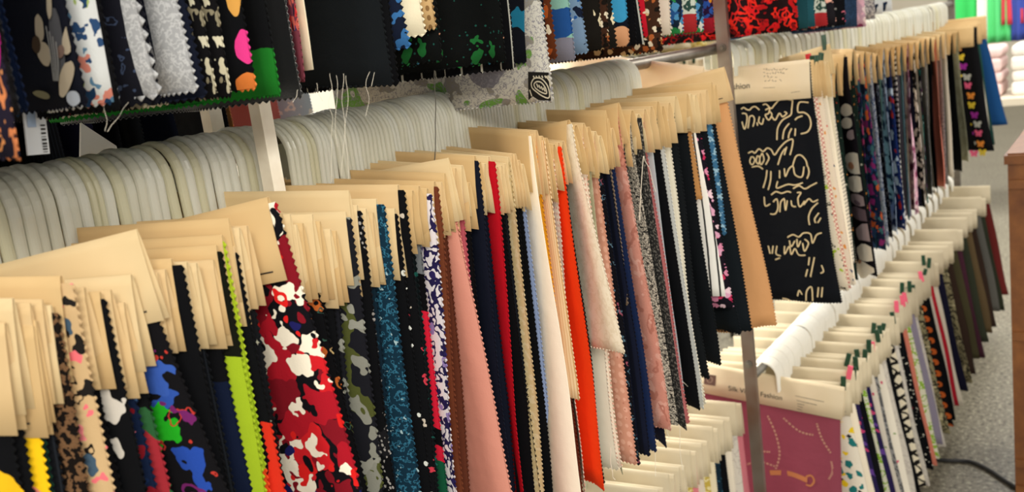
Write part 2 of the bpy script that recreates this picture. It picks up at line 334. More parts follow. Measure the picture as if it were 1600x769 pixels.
# ------------------------------------------------------------------ mesh helpers
def link(name, data, parent=None):
    o = bpy.data.objects.new(name, data); COL.objects.link(o); o.parent = parent; return o
def mesh(name, vs, fs, mats, parent=None, mi=None, uvs=None, smooth=False):
    me = bpy.data.meshes.new(name); me.from_pydata(vs, [], fs)
    for m in (mats if isinstance(mats, (list, tuple)) else [mats]): me.materials.append(m)
    if mi is not None: me.polygons.foreach_set('material_index', mi)
    if uvs is not None:
        l = me.uv_layers.new(name='UVMap'); idx = np.zeros(len(me.loops), int); me.loops.foreach_get('vertex_index', idx)
        l.data.foreach_set('uv', np.asarray(uvs, float)[idx].ravel())
    if smooth: me.polygons.foreach_set('use_smooth', [True]*len(me.polygons))
    me.update(); return link(name, me, parent)
class MB:
    def __init__(s): s.v, s.f, s.m = [], [], []
    def add(s, vs, fs, mi=0):
        b = len(s.v); s.v += [tuple(v) for v in vs]; s.f += [tuple(i+b for i in f) for f in fs]; s.m += [mi]*len(fs)
    def box(s, a, b, mi=0, M=None):
        (x0, y0, z0), (x1, y1, z1) = a, b
        vs = [Vector(v) for v in ((x0, y0, z0), (x1, y0, z0), (x1, y1, z0), (x0, y1, z0), (x0, y0, z1), (x1, y0, z1), (x1, y1, z1), (x0, y1, z1))]
        if M is not None: vs = [M @ v for v in vs]
        s.add(vs, [(0, 3, 2, 1), (4, 5, 6, 7), (0, 1, 5, 4), (1, 2, 6, 5), (2, 3, 7, 6), (3, 0, 4, 7)], mi)
    def tube(s, pts, r, n=8, mi=0, cap=True):
        pts = [Vector(p) for p in pts]; vs, fs = [], []
        up = Vector((0, 0, 1)) if abs((pts[-1]-pts[0]).normalized().z) < .9 else Vector((1, 0, 0))
        for i, p in enumerate(pts):
            d = (pts[min(i+1, len(pts)-1)]-pts[max(i-1, 0)]).normalized(); a = d.cross(up).normalized(); b = a.cross(d)
            rr = r[i] if isinstance(r, (list, tuple)) else r
            vs += [p+(a*math.cos(t)+b*math.sin(t))*rr for t in (2*math.pi*k/n for k in range(n))]
        for i in range(len(pts)-1):
            for k in range(n): fs.append((i*n+k, i*n+(k+1) % n, (i+1)*n+(k+1) % n, (i+1)*n+k))
        if cap: fs += [tuple(range(n))[::-1], tuple((len(pts)-1)*n+k for k in range(n))]
        s.add(vs, fs, mi)
    def build(s, name, mats, parent=None, smooth=False): return mesh(name, s.v, s.f, mats, parent, s.m, None, smooth)
def empty(name, loc): o = link(name, None); o.location = loc; o.empty_display_size = .02; return o
def tag(o, label, cat, group=None):
    o['label'] = label; o['category'] = cat
    if group: o['group'] = group
    return o
def solid(o, t):
    m = o.modifiers.new('thickness', 'SOLIDIFY'); m.thickness = t; m.offset = 0; return o

# ------------------------------------------------------------------ the setting
FLOOR_M = NT('terrazzo')
_g = FLOOR_M.node('ShaderNodeTexCoord').outputs['Object']
_n1 = FLOOR_M.noise(_g, 2.2, 4).outputs['Fac']; _n2 = FLOOR_M.noise(_g, 60, 3, .7).outputs['Fac']
_c = FLOOR_M.mix(_n1, lin('6c6658'), lin('8d8878')); _c = FLOOR_M.mix(FLOOR_M.math('GREATER_THAN', _n2, .58), _c, lin('aaa590'))
_c = FLOOR_M.mix(FLOOR_M.math('LESS_THAN', _n2, .40), _c, lin('3c392f'))
FLOOR_M.set(FLOOR_M.b.inputs['Base Color'], _c); FLOOR_M.b.inputs['Roughness'].default_value = .38
m = MB(); m.box((-3, -4, -.1), (16, 9, 0)); fl = m.build('floor', FLOOR_M.m); fl['kind'] = 'structure'
WALLM = simple('plaster', 'e9e2d2', .8, noise=('ddd4c2', 1.2))
m = MB(); m.box((15.9, -4, 0), (16, 9, 3.6)); wl = m.build('wall_far', WALLM); wl['kind'] = 'structure'

# ------------------------------------------------------------------ the swatches
YR = .83                      # rail distance from the camera's vertical plane
HOOKCACHE = {}
def hook_mesh(width, leg, mi):
    key = (round(width, 3), round(leg, 2), mi)
    if key in HOOKCACHE: return HOOKCACHE[key]
    ro = .039; pts = [(ro, -leg), (ro, -leg*.5)]
    pts += [(ro*math.cos(t), ro*math.sin(t)) for t in np.linspace(0, math.pi, 15)]
    pts += [(-ro, -.02), (-ro, -.035)]
    n = max(1, round(width/(.0085 if width < .016 else .006))); prof = []       # ridged band: rib, groove, rib ...
    for k in range(n):
        a = -width/2+width*k/n; b = a+width/n
        prof += [(a+.0002, -.0026), (a+(b-a)*.14, -.0008), (a+(b-a)*.38, .0), (b-(b-a)*.38, .0), (b-(b-a)*.14, -.0008), (b-.0002, -.0026)]
    prof += [(width/2, -.0045), (-width/2, -.0045)]
    vs, fs = [], []; q = len(prof)
    for i, (y, z) in enumerate(pts):
        a = Vector(pts[min(i+1, len(pts)-1)])-Vector(pts[max(i-1, 0)]); a.normalize(); nx = (a.y, -a.x)
        for (px, pr) in prof: vs.append((px, -(y+nx[0]*pr), z+nx[1]*pr))
    for i in range(len(pts)-1):
        for k in range(q): fs.append((i*q+k, i*q+(k+1) % q, (i+1)*q+(k+1) % q, (i+1)*q+k))
    me = bpy.data.meshes.new('hook'); me.from_pydata(vs, [], fs); me.materials.append(HOOKW if mi == 3 else HOOK[mi]); me.update()
    HOOKCACHE[key] = me; return me

def sheet(name, S, W, L, mats, parent, teeth=.0062, nu=12, nv=20, bottom=True, back=False, th=.0009):
    """a cloth panel: S(u, v) in metres (u from the front edge, v down) -> local point; pinked teeth along its edges"""
    vs, uv, fs = [], [], []
    for j in range(nv+1):
        for i in range(nu+1):
            u, v = W*i/nu, L*j/nv; vs.append(S(u, v)); uv.append((u, v))
    for j in range(nv):
        for i in range(nu):
            a = j*(nu+1)+i; fs.append((a, a+1, a+nu+2, a+nu+1))
    def tri(p):
        b = len(vs)
        for (u, v) in p: vs.append(S(u, v)); uv.append((u, v))
        fs.append((b, b+1, b+2))
    if teeth:
        h = teeth*.38; k = 0
        nt = int(L/teeth)
        for k in range(nt): v = L*k/nt; d = L/nt; tri([(.0002, v), (-h, v+d/2), (.0002, v+d)])
        if bottom:
            nb = int(W/teeth)
            for k in range(nb): u = W*k/nb; d = W/nb; tri([(u, L-.0003), (u+d/2, L+h), (u+d, L-.0003)])
    o = mesh(name, vs, fs, mats, parent, None, uv, True)
    if th: solid(o, th)
    return o

def ribbon(mb, S, pts, w, off, mi=0):
    """flat printed stroke following the cloth"""
    P2 = [Vector(p) for p in pts]; vs = []
    for i, p in enumerate(P2):
        d = P2[min(i+1, len(P2)-1)]-P2[max(i-1, 0)]
        d = d.normalized() if d.length > 1e-9 else Vector((1, 0)); n = Vector((-d.y, d.x))*w/2
        for q in (p+n, p-n):
            s = S(q.x, q.y); vs.append((s[0]+off, s[1], s[2]))
    mb.add(vs, [(2*i, 2*i+1, 2*i+3, 2*i+2) for i in range(len(P2)-1)], mi)
def polyfan(mb, S, pts, off, mi=0):
    vs = [(S(*p)[0]+off, S(*p)[1], S(*p)[2]) for p in pts]; c = [sum(p[0] for p in pts)/len(pts), sum(p[1] for p in pts)/len(pts)]
    s = S(*c); vs.append((s[0]+off, s[1], s[2])); n = len(pts)
    mb.add(vs, [(i, (i+1) % n, n) for i in range(n)], mi)

SW = []      # every swatch, for labels
def swatch(Xf, Yf, zt, key, Xh=None, yr=YR, W=.40, hh=.085, L=.43, vw=.010, tilt=0, flare=.03, lean=0, prot=-.009, curl=0,
           amp=.004, layers=1, hook=True, hookw=.012, ztop_rail=None, tab=None, card=None, row='middle', teeth=.0062, key2=None, lift=0, mark=True, gap=0, u0=0):
    rnd = random.Random(int(Xf*1e4)+len(SW)*7)
    if Xh is None: Xh = Xf
    zr = ztop_rail if ztop_rail is not None else -.084      # rail-arc centre height (camera based)
    root = empty('fabric_swatch', (Xh, yr, H+zr))
    root.rotation_euler = (0, 0, math.atan2(Xf-Xh, yr-Yf))
    # local frame: -y to the aisle, z up; card front edge at y = fy
    fy = -math.hypot(Xf-Xh, yr-Yf); top = zt-zr
    ca, sa = math.cos(math.radians(tilt)), math.sin(math.radians(tilt))
    def T(x, d, z):      # d: distance back from the front edge, z: below the card top; tilted about the front corner
        return (x, fy+d*ca-z*sa, top-z*ca-d*sa)
    # header: paper folded over, open towards the aisle
    cm = card or rnd.choice(CARD); bow = rnd.uniform(-.003, .003)
    vs, uv, fs, mi = [], [], [], []
    prof = [(-.5, 1.0), (-.42, .55), (-.2, .12), (-.08, .01), (.08, .01), (.2, .12), (.42, .55), (.5, 1.0)]
    nd = 4
    for i in range(nd+1):
        d = W*i/nd; s = 1-.55*min(1, i/1.6)
        for (px, pz) in prof:
            vs.append(T(px*vw*s+bow*math.sin(d/W*3.1), d, pz*hh))
            uv.append((d, pz*hh))
    q = len(prof)
    for i in range(nd):
        for k in range(q-1): fs.append((i*q+k, (i+1)*q+k, (i+1)*q+k+1, i*q+k+1)); mi.append(0)
    if mark:    # a short printed dash near the lower front corner
        x = -vw*.5-.0012
        for (d0, d1, z0, z1) in ((.012, .030, hh*.86, hh*.86+.0012),):
            b = len(vs)
            for (d, z) in ((d0, z0), (d1, z0), (d1, z1), (d0, z1)):
                s = 1-.55*min(1, d/W*nd/1.6); pv = .42+(z/hh-.55)/.45*.08 if z/hh > .55 else .4
                vs.append(T(-pv*vw*s-.0008, d, z)); uv.append((d, z))
            fs.append((b, b+1, b+2, b+3)); mi.append(1)
    h = mesh('header_card', vs, fs, [cm, INK], root, mi, uv, True); solid(h, .0006)
    h.visible_shadow = True
    surfs = []
    for ly in range(layers):
        kk = key if ly == 0 else (key2 or key)
        ph = rnd.uniform(0, 6.3); kf = rnd.uniform(2.0, 3.6); a0 = amp*rnd.uniform(.7, 1.2); k2 = rnd.uniform(0, 6.3)
        pr = prot if ly == 0 else prot-.006-rnd.uniform(0, .008); xo = (.0 if layers == 1 else (-.25 if ly == 0 else .3)*vw)
        Wf = W-.012+pr
        fl = flare+(0 if ly == 0 else -.012)
        def S(u, v, ph=ph, kf=kf, a0=a0, xo=xo, pr=pr, Wf=Wf, fl=fl, k2=k2):
            t = max(0, v-hh*.7)/.5; g = 1-u/Wf
            x = xo+a0*min(1.6, 3*t)*math.sin(kf*6.283*u/Wf+ph)*(.6+.6*t)+.4*a0*t*math.sin(9*t+k2)+lean*t+curl*t*max(0, g)**3+bow*math.sin(min(1, max(0, u/Wf))*3.1)
            y = -pr+u-fl*t*(g*1.2-.2)+.004*t*math.sin(7*t+ph)*g
            d = (y, v+.006)
            P = T(x, d[0], d[1]); return P
        fo = sheet('fabric_panel', S, Wf, L+hh-.006-(0 if ly == 0 else rnd.uniform(-.01, .03)), pmat(kk), root, teeth)
        surfs.append((fo, S, Wf))
    if hook:
        leg = max(.02, -(top)+.02); mi_ = 3 if hook == 2 else rnd.choice((0, 0, 1, 2, 0, 2))
        hk = link('hanger_hook', hook_mesh(hookw, leg, mi_), root)
        hk.rotation_euler = (rnd.uniform(-.05, .05), 0, -root.rotation_euler[2])
        hk.location = (0, rnd.uniform(-.002, .002), rnd.uniform(-.002, .002)); hk.scale = (1, 1, 1)
    if tab:
        for k, tc in enumerate(tab):
            mb = MB(); d0 = .004+.020*k+rnd.uniform(0, .008); z0 = -.012-rnd.uniform(0, .012)
            x = vw*.5
            mb.box((-.0015-x*.6, -.006, -.018), (.0015-x*.3, .006, .018), M=Matrix.Translation(T(0, d0+.006, z0+.018)) @ Matrix.Rotation(rnd.uniform(-.3, .3), 4, 'X'))
            mb.build('tab', {'g': GREEN, 'r': REDT, 'p': PINKT}[tc], root)
    rec = dict(o=root, key=key, row=row, X=Xf, surf=surfs, T=T, hh=hh, vw=vw, root=root, key2=key2 if layers > 1 else None, W=W, px=proj((Xf, Yf, zt)))
    SW.append(rec); return rec

Z0 = -.105
FILL = ['ivory', 'navy2', 'white', 'steelgrey', 'creamlong', 'umber', 'whitejac', 'tealplain', 'sage', 'plum', 'mint', 'denim', 'khaki', 'lilac']
def place_row(entries, row, sections=None, fill=False, dflare=None):
    rs = []
    for e in entries:
        xt, yt, yb, key = e[:4]; o = dict(e[4]) if len(e) > 4 else {}
        A = onY(xt, yt, .63); r = max(.6, A.z/Z0); Yf = o.pop('Y', .63); A = onY(xt, yt, Yf)
        Bm = onX(xt+.15*(yb-yt), yb, A.x); hh = min(.105, max(.055, A.z-Bm.z))
        rs.append([A.x+o.pop('dx', 0), Yf, A.z, key, hh, o, xt])
    rs.sort(key=lambda q: q[0])
    if fill:
        extra = []
        for p, q in zip(rs[:-1], rs[1:]):
            if q[0]-p[0] > .035: extra.append([(p[0]+q[0])/2, .652, (p[2]+q[2])/2-.004, FILL[len(extra) % len(FILL)], .08, dict(prot=-.006), 0])
        rs = sorted(rs+extra, key=lambda q: q[0])
    for k, (a, b) in enumerate(sections):
        lo = -9 if k == 0 else (sections[k-1][1]+a)/2; hi = 99 if k+1 == len(sections) else (b+sections[k+1][0])/2
        g = [q for q in rs if lo <= q[0] < hi]; n = len(g)
        if not g: continue
        for i, q in enumerate(g):
            bb = max(a+.05, min(b, g[-1][0])); aa = max(a, g[0][0]) if k else a
            ev = aa+(bb-aa)*(i+.5)/n; q.append(.9*ev+.1*q[0])
        for i, q in enumerate(g):
            nx = g[i+1][-1]-q[-1] if i+1 < n else q[-1]-g[i-1][-1] if n > 1 else .02
            nf = g[i+1][0]-q[0] if i+1 < n else .02
            pv = q[0]-g[i-1][0] if i else .02
            sp = max(.004, min(nf+.002, pv+.002, .03)); o = q[5]
            kw = dict(vw=min(.020, max(.006, 1.0*sp)), hookw=min(.034, max(.006, nx*1.0)), amp=min(.006, .35*sp+.0012)); kw.update({'flare': dflare, 'L': .45} if dflare else {'flare': float(np.interp(q[6], [400, 480, 790, 830, 900, 950, 1000, 1120], [0, -.02, -.02, -.01, 0, .03, .04, .03])), 'tilt': float(np.interp(q[6], [0, 90, 110, 430, 520, 790, 850], [-5, -4, 0, 0, -1.6, -1.6, 0]))}); kw.update(o)
            swatch(q[0], q[1], q[2], q[3], Xh=q[-1], hh=q[4], row=row, **kw)

MID = [
 (8, 503, 672, 'blk_yellow'), (52, 508, 678, 'yel_salmon', dict(L=.085)), (56, 500, 660, 'bottle'), (20, 465, 640, 'blk'), (47, 472, 632, 'leafdark'), (66, 467, 626, 'blk_fine'),
 (80, 476, 626, 'fuzzy', dict(prot=.004)), (95, 430, 590, 'beige_rose', dict(prot=.008, layers=1, flare=.02)),
 (132, 448, 602, 'blk'), (156, 455, 602, 'blkpink', dict(prot=.002)), (173, 452, 600, 'blkpink2'), (194, 472, 617, 'navyred'),
 (205, 428, 575, 'redgreen'), (213, 357, 500, 'splash', dict(tilt=8, flare=.03, hookw=.014)),
 (236, 418, 540, 'lime'), (246, 425, 545, 'blk', dict()), (258, 420, 548, 'leafdark'), (268, 403, 545, 'blk', dict(prot=.008)), (292, 408, 545, 'bottle'), (307, 410, 541, 'blk_fine'), (333, 405, 542, 'tealnavy'),
 (338, 382, 520, 'lime', dict(prot=.003)), (347, 366, 510, 'limeflame', dict(prot=.0)), (366, 384, 508, 'redorange2', dict(prot=.001)), (357, 340, 470, 'blk'), (374, 355, 482, 'stars', dict(layers=2, key2='stars2')), (386, 352, 480, 'stars2'),
 (418, 307, 436, 'redfloral', dict(tilt=8, prot=.006, flare=.01)),
 (440, 332, 458, 'blkdaisy'), (453, 334, 458, 'blk'), (463, 350, 470, 'blkdaisy', dict()), (473, 348, 470, 'orangeleaf'), (488, 334, 455, 'orangeleaf', dict(flare=.04)), (500, 345, 470, 'blk'), (516, 357, 480, 'blkdaisy'), (525, 360, 475, 'camo'),
 (540, 330, 445, 'camo', dict(prot=.004)), (549, 360, 465, 'lace2'), (558, 320, 435, 'lace', dict(prot=.003)), (572, 325, 445, 'lace2'), (583, 332, 447, 'tealdk'), (588, 310, 440, 'tealfeather', dict(prot=.008)), (602, 325, 440, 'tealdk'), (617, 325, 436, 'dots', dict(prot=.001)),
 (545, 297, 400, 'blk', dict(tilt=-2)), (622, 288, 395, 'pinkdots', dict(prot=.006)), (632, 300, 400, 'greyline'), (645, 297, 385, 'dkteal'), (655, 290, 380, 'redgreenblock'), (668, 294, 384, 'purplewhite', dict(prot=.004)),
 (679, 283, 367, 'brown', dict(prot=.003)), (690, 284, 370, 'brown2'), (695, 270, 360, 'brown2'), (705, 272, 362, 'blk', dict(L=.27)), (700, 246, 345, 'rosepale', dict(tilt=6, flare=.0)), (712, 262, 345, 'salmon', dict(flare=.03)), (722, 258, 340, 'rose'), (733, 285, 350, 'blk'),
 (742, 243, 325, 'navy', dict(prot=.004)), (750, 252, 330, 'navyshine', dict(layers=2)), (758, 255, 335, 'navy'), (764, 244, 330, 'red', dict(prot=.010)), (777, 260, 335, 'blk_fine'),
 (784, 258, 335, 'blk'), (789, 255, 330, 'blk_fine'), (795, 245, 325, 'goldbeige', dict(prot=.0)), (800, 240, 325, 'creamdot'), (805, 240, 325, 'blk'), (811, 250, 325, 'blk'), (817, 256, 330, 'blue', dict(L=.3)),
 (826, 205, 300, 'white', dict(flare=.06, prot=.004, lean=-.02, teeth=0)), (831, 210, 305, 'dbrown'), (838, 203, 305, 'orange', dict()), (847, 212, 312, 'creamthread', dict(L=.27, prot=.004)), (854, 215, 318, 'chestnut'), (866, 225, 300, 'whitelace'), (873, 222, 290, 'redorange', dict(prot=.005)), (880, 220, 288, 'blk'),
 (888, 187, 255, 'cream', dict(tilt=6, L=.25, prot=.008, flare=.07)), (900, 195, 275, 'creamlong'), (912, 192, 270, 'whitelace'), (920, 198, 280, 'sage', dict(teeth=0)), (930, 205, 272, 'rosedot', dict()), (938, 212, 270, 'navyprint'), (946, 172, 265, 'blkpleat'), (957, 200, 262, 'navyplain'),
 (950, 185, 262, 'taupe', dict(L=.2)), (966, 160, 225, 'peachrose', dict(tilt=6, flare=0)), (976, 197, 262, 'navy2', dict()), (988, 172, 235, 'tweed', dict(teeth=0)), (998, 178, 240, 'tweeddark', dict(teeth=0, prot=.006)), (1008, 170, 240, 'pink'), (1018, 166, 235, 'paleblue', dict(teeth=0)), (1028, 158, 230, 'blk'), (1036, 165, 232, 'whitepale'),
 (1046, 160, 225, 'creamlong', dict()), (1056, 150, 208, 'black2', dict(L=.41)), (1074, 146, 206, 'black2', dict(L=.40, amp=.004)), (1080, 146, 200, 'tan', dict(L=.12)), (1087, 148, 206, 'fan', dict(curl=.03, L=.29, flare=.04, teeth=0)), (1094, 145, 206, 'pinkfloral', dict(L=.31, flare=.05)), (1104, 140, 195, 'blackwide', dict(flare=.05, L=.37)),
 (1112, 128, 190, 'bluestrip', dict(L=.2)), (1118, 132, 192, 'blackwide', dict(L=.38, flare=.05)), (1131, 104, 158, 'peach', dict(tilt=9, flare=-.01, L=.42)),
]
place_row(MID, 'middle', sections=[(.2, .732), (.750, 1.90)])

MIDR = [
 (1265, 92, 152, 'lineart', dict(tilt=0, flare=.035, L=.475, prot=.0, card=CARDW, mark=False)), (1271, 93, 150, 'creamlime'), (1296, 68, 115, 'creamlong', dict(tilt=8, tab='g', flare=-.06, L=.3)), (1277, 96, 150, 'pinklattice', dict(tab='g')), (1285, 94, 150, 'reddash', dict(tab='gr')), (1292, 96, 152, 'white', dict(tab='g', teeth=0)), (1299, 98, 152, 'whitediag', dict(tab='g', L=.40)), (1308, 98, 150, 'dkfloral'),
 (1320, 85, 140, 'orchid', dict(prot=.012, flare=.12)), (1334, 76, 125, 'dkfloral', dict()), (1343, 84, 132, 'pinkspeck'), (1352, 80, 130, 'navymulti'), (1362, 82, 130, 'wlace'), (1371, 84, 125, 'navyline'), (1382, 74, 120, 'ltblue'), (1391, 76, 120, 'navyredbig'), (1400, 72, 118, 'stripebw'), (1409, 70, 112, 'tealgrey'), (1419, 66, 110, 'mauvefloral'), (1429, 66, 108, 'bwfloral'), (1438, 64, 105, 'navyturq'),
 (1446, 60, 100, 'greyspeck'), (1454, 58, 96, 'blk'), (1462, 58, 95, 'salmonc'), (1470, 54, 92, 'greyspeck', dict()), (1478, 50, 86, 'white'), (1488, 52, 84, 'blk'), (1522, 40, 72, 'butterfly', dict(prot=.01)), (1527, 36, 68, 'creamlong'), (1532, 34, 68, 'tealgreen'), (1541, 24, 60, 'cobalt', dict(flare=.1, L=.40)),
]
place_row(MIDR, 'middle', sections=[(2.14, 5.2)], fill=True, dflare=.06)

def top_row(entries, sections):
    rs = []
    for e in entries:
        x, y, key = e[:3]; o = dict(e[3]) if len(e) > 3 else {}
        Yf = o.pop('Y', .63); A = onY(x, y, Yf); rs.append([A.x, Yf, A.z, key, o])
    rs.sort(key=lambda q: q[0])
    for k, (a, b) in enumerate(sections):
        lo = -9 if k == 0 else (sections[k-1][1]+a)/2; hi = 99 if k+1 == len(sections) else (b+sections[k+1][0])/2
        g = [q for q in rs if lo <= q[0] < hi]; n = len(g)
        for i, q in enumerate(g):
            q.append(min(max(q[0], a), b))
        for i, q in enumerate(g):
            nf = g[i+1][0]-q[0] if i+1 < n else .03; pv = q[0]-g[i-1][0] if i else .03
            sp = max(.004, min(nf+.002, pv+.002, .03))
            kw = dict(vw=min(.018, max(.006, .8*sp)), hookw=.012, amp=min(.008, .4*sp+.001), L=.42, flare=.0); kw.update(q[4]); L = kw['L']
            swatch(q[0], q[1], q[2]+L+.085, q[3], Xh=q[-1], row='top', ztop_rail=.52, **kw)
TOP = [
 (38, 246, 'magorange', dict(Y=.56)), (50, 172, 'darkgrey'), (60, 168, 'navyred'), (152, 160, 'bigflower', dict(flare=.0, amp=.002)), (187, 158, 'pastel', dict(flare=0)),
 (196, 166, 'blk'), (246, 158, 'redsprig'), (266, 145, 'greywhite', dict(teeth=.01)), (300, 142, 'greywhite', dict(curl=.02)), (324, 150, 'navy'), (345, 150, 'creamblk'), (372, 148, 'creamblk', dict(layers=2)), (396, 138, 'blackpink'), (450, 146, 'blackgreen'), (470, 152, 'velvet'),
 (492, 122, 'mauvered'), (511, 106, 'ivory', dict(teeth=0)), (628, 130, 'black2', dict(flare=.036, tilt=-4, amp=.003)), (637, 130, 'blk', dict(flare=.036, tilt=-4, amp=.003)), (651, 72, 'bluedash'), (674, 52, 'ivory', dict()), (691, 42, 'tanlace', dict()), (700, 92, 'blkgreendots', dict()), (802, 94, 'blkgreendots', dict(flare=0)),
 (874, 156, 'paisley', dict(flare=0, L=.46)), (815, 105, 'blkstripe'), (862, 92, 'birds'), (886, 88, 'autumn'), (906, 92, 'mint'), (930, 80, 'bluegrey'), (945, 76, 'creamblk2'), (958, 74, 'confetti'), (972, 72, 'creamblk2'), (990, 70, 'bluepeach'), (1003, 68, 'blk'), (1016, 66, 'blkstripe'), (1040, 52, 'redzig'), (1042, 78, 'confetti'),
 (1056, 52, 'yellowteal'), (1074, 50, 'bluegarden'), (1094, 48, 'whitegreen'), (1106, 48, 'bluegarden'), (1124, 48, 'purplepansy'),
 (1256, 44, 'redroses', dict(flare=0)), (1268, 42, 'tealplain'), (1280, 40, 'tealplain'), (1298, 38, 'whitegreen'), (1312, 38, 'blkorange'), (1326, 38, 'blkpink2'), (1344, 40, 'denim'), (1358, 40, 'mauvefloral'), (1372, 28, 'greyspeck'), (1384, 20, 'bluewhite'), (1398, 16, 'bluewhite'),
]
top_row(TOP, [(-.2, .715), (.76, 1.95), (1.95, 5)])

for i, (x, y) in enumerate(((1100, 104), (1114, 110), (1126, 116))):      # white headers turned down in the gap before the steel post
    A = onY(x, y, .70); swatch(A.x, .70, A.z, ['ivory', 'whitejac', 'ivory'][i], Xh=A.x+.03, vw=.016, hookw=.02, tilt=-10, row='middle', L=.36, card=CARDW, hook=False, flare=-.02)
LOWL = [('goldleaf', 1028), ('ivory', 1036), ('whitejac', 1044), ('red', 1053), ('chestnut', 1061), ('white', 1069), ('goldleaf', 1078), ('rosepink', 1087), ('creamlong', 1096), ('goldleaf', 1105), ('ivory', 1113), ('tealdk', 1121), ('blk', 1130), ('white', 1140), ('whitejac', 1149), ('rosepink', 1158)]
for i, (key, x) in enumerate(LOWL):
    y = 625+(1160-x)*1.06+[0, 6, -8, 3][i % 4]; A = onY(x, y, .84)
    swatch(A.x, .84, A.z, key, Xh=A.x-.01, yr=1.04, vw=.016, hookw=.02, row='lower', ztop_rail=-.90, L=.46, amp=.003, flare=.01, card=CARDG, prot=-.004)

LOWR = [('pinkchain', 1320, 605), ('yellowteal', 1328, 0), ('white', 1335, 0), ('navypurple', 1342, 0), ('blk', 1347, 0), ('limeleaf', 1353, 0), ('navypurple', 1359, 0), ('whitepink', 1365, 0), ('greyfloral', 1371, 0), ('whitepink', 1378, 0), ('whitejac', 1384, 0), ('blk', 1390, 0), ('geobw', 1397, 0), ('whitejac', 1404, 0),
        ('blkdaisy', 1411, 0), ('salmonc', 1417, 0), ('limeleaf', 1423, 0), ('lilac', 1429, 0), ('whitejac', 1434, 0), ('oliveleaf', 1440, 0), ('orangehex', 1447, 0), ('blk', 1453, 0), ('whitered', 1459, 0), ('creamlong', 1466, 0), ('navy2', 1473, 0), ('oliveleaf', 1481, 0), ('umber', 1489, 0), ('olive', 1496, 0),
        ('plum', 1504, 0), ('greenloden', 1511, 0), ('khaki', 1519, 0), ('umber', 1526, 0), ('steelgrey', 1533, 0), ('greenloden', 1540, 0), ('maroon', 1547, 0)]
_lx = [onY(x, y or 605-(x-1320)*1.375+[0, 5, -5, 7, -3][i % 5], .63).x for i, (k_, x, y) in enumerate(LOWR)]
LGAP = [min(.075, (_lx[i+1]-_lx[i])*.98) if i+1 < len(_lx) else .05 for i in range(len(_lx))]
for i, (key, x, y) in enumerate(LOWR):
    y = y or 605-(x-1320)*1.375+[0, 5, -5, 7, -3][i % 5]; A = onY(x, y, .63)
    kw = dict(tab=('gg', 'g', 'gg', 'g', 'p', 'g')[i*5 % 6 if i < 14 or i > 17 else (4 if i < 17 else 0)]) if 0 < i < 23 and i % 7 != 5 else {}
    if i == 0: kw = dict(tilt=-5.5, card=CARDW, mark=False, flare=.02)
    swatch(A.x, .63, A.z, key, Xh=A.x, vw=.022, hookw=LGAP[i], hook=2, row='lower', ztop_rail=-.90, amp=.006, **({'flare': .08, 'L': .45, 'card': CARDG} | kw))

# ------------------------------------------------------------------ labels: the cloth, the row, and the neighbour it hangs in front of
ROWN = {'top': 'top row', 'middle': 'middle row', 'lower': 'lower row', 'behind': 'rack behind'}
def label_all():
    seen = {}
    by = {}
    for r in SW: by.setdefault(r['row'], []).append(r)
    for row, g in by.items():
        g.sort(key=lambda r: r['X'])
        cnt = {}
        for r in g: cnt[r['key']] = cnt.get(r['key'], 0)+1
        for i, r in enumerate(g):
            d = PAT[r['key']][0]
            pv = PAT[g[i-1]['key']][0] if i else None; nx = PAT[g[i+1]['key']][0] if i+1 < len(g) else None
            sh = lambda t: ' '.join(t.split()[:3]); sh2 = lambda t: ' '.join(t.split()[:4])
            c = [f"{d} fabric swatch in the {ROWN[row]}"] if cnt[r['key']] == 1 else []
            if pv: c += [f"{d} fabric swatch, {ROWN[row]}, just beyond the {pv} one", f"{d} swatch, {ROWN[row]}, beyond the {sh2(pv)} one"]
            if nx: c += [f"{d} swatch, {ROWN[row]}, in front of the {sh2(nx)} one"]
            if pv and nx: c += [f"{sh2(d)} swatch, {ROWN[row]}, between the {sh(pv)} and {sh(nx)} ones", f"{d} swatch between the {sh(pv)} and {sh(nx)} ones"]
            c += [f"{sh2(d)} swatch, {ROWN[row]}, {n}" for n in ('near the left edge of the frame', 'past the middle of its run', 'close to the far end')]
            c = [q for q in c if len(q.split()) <= 16]; s = next((q for q in c if q not in seen), c[-1])
            r['s'] = s
            if s in seen: print('DUPLICATE LABEL', s)
            seen[s] = 1
            if len(s.split()) < 4 or len(s.split()) > 16: print('LEN', s)
            tag(r['o'], s, 'fabric swatch', f"swatches hung on the {row} rail")
# ------------------------------------------------------------------ prints drawn on the cloth
def find(key, row): return next(r for r in SW if r['key'] == key and r['row'] == row)
def px_uv(r, x, y):
    o = r['root']; a = o.rotation_euler.z; n = Vector((math.cos(a), math.sin(a), 0)); p0 = Vector(o.location)-Vector((0, 0, H)); d = ray(x, y)
    p = d*(p0.dot(n)/d.dot(n))-p0; ly = -p.x*math.sin(a)+p.y*math.cos(a); lz = p.z
    o0 = Vector(r['T'](0, 0, 0)); e1 = Vector(r['T'](0, 1, 0))-o0; e2 = Vector(r['T'](0, 0, 1))-o0; q = Vector((0, ly, lz))-o0
    return q.dot(e1), q.dot(e2)
def cr(pts, n=6):
    if len(pts) < 3: return pts
    P = [pts[0]]+list(pts)+[pts[-1]]; out = []
    for i in range(1, len(P)-2):
        for k in range(n):
            t = k/n; out.append(tuple(.5*((2*P[i][c])+(-P[i-1][c]+P[i+1][c])*t+(2*P[i-1][c]-5*P[i][c]+4*P[i+1][c]-P[i+2][c])*t*t+(-P[i-1][c]+3*P[i][c]-3*P[i+1][c]+P[i+2][c])*t**3) for c in (0, 1)))
    return out+[tuple(P[-2])]
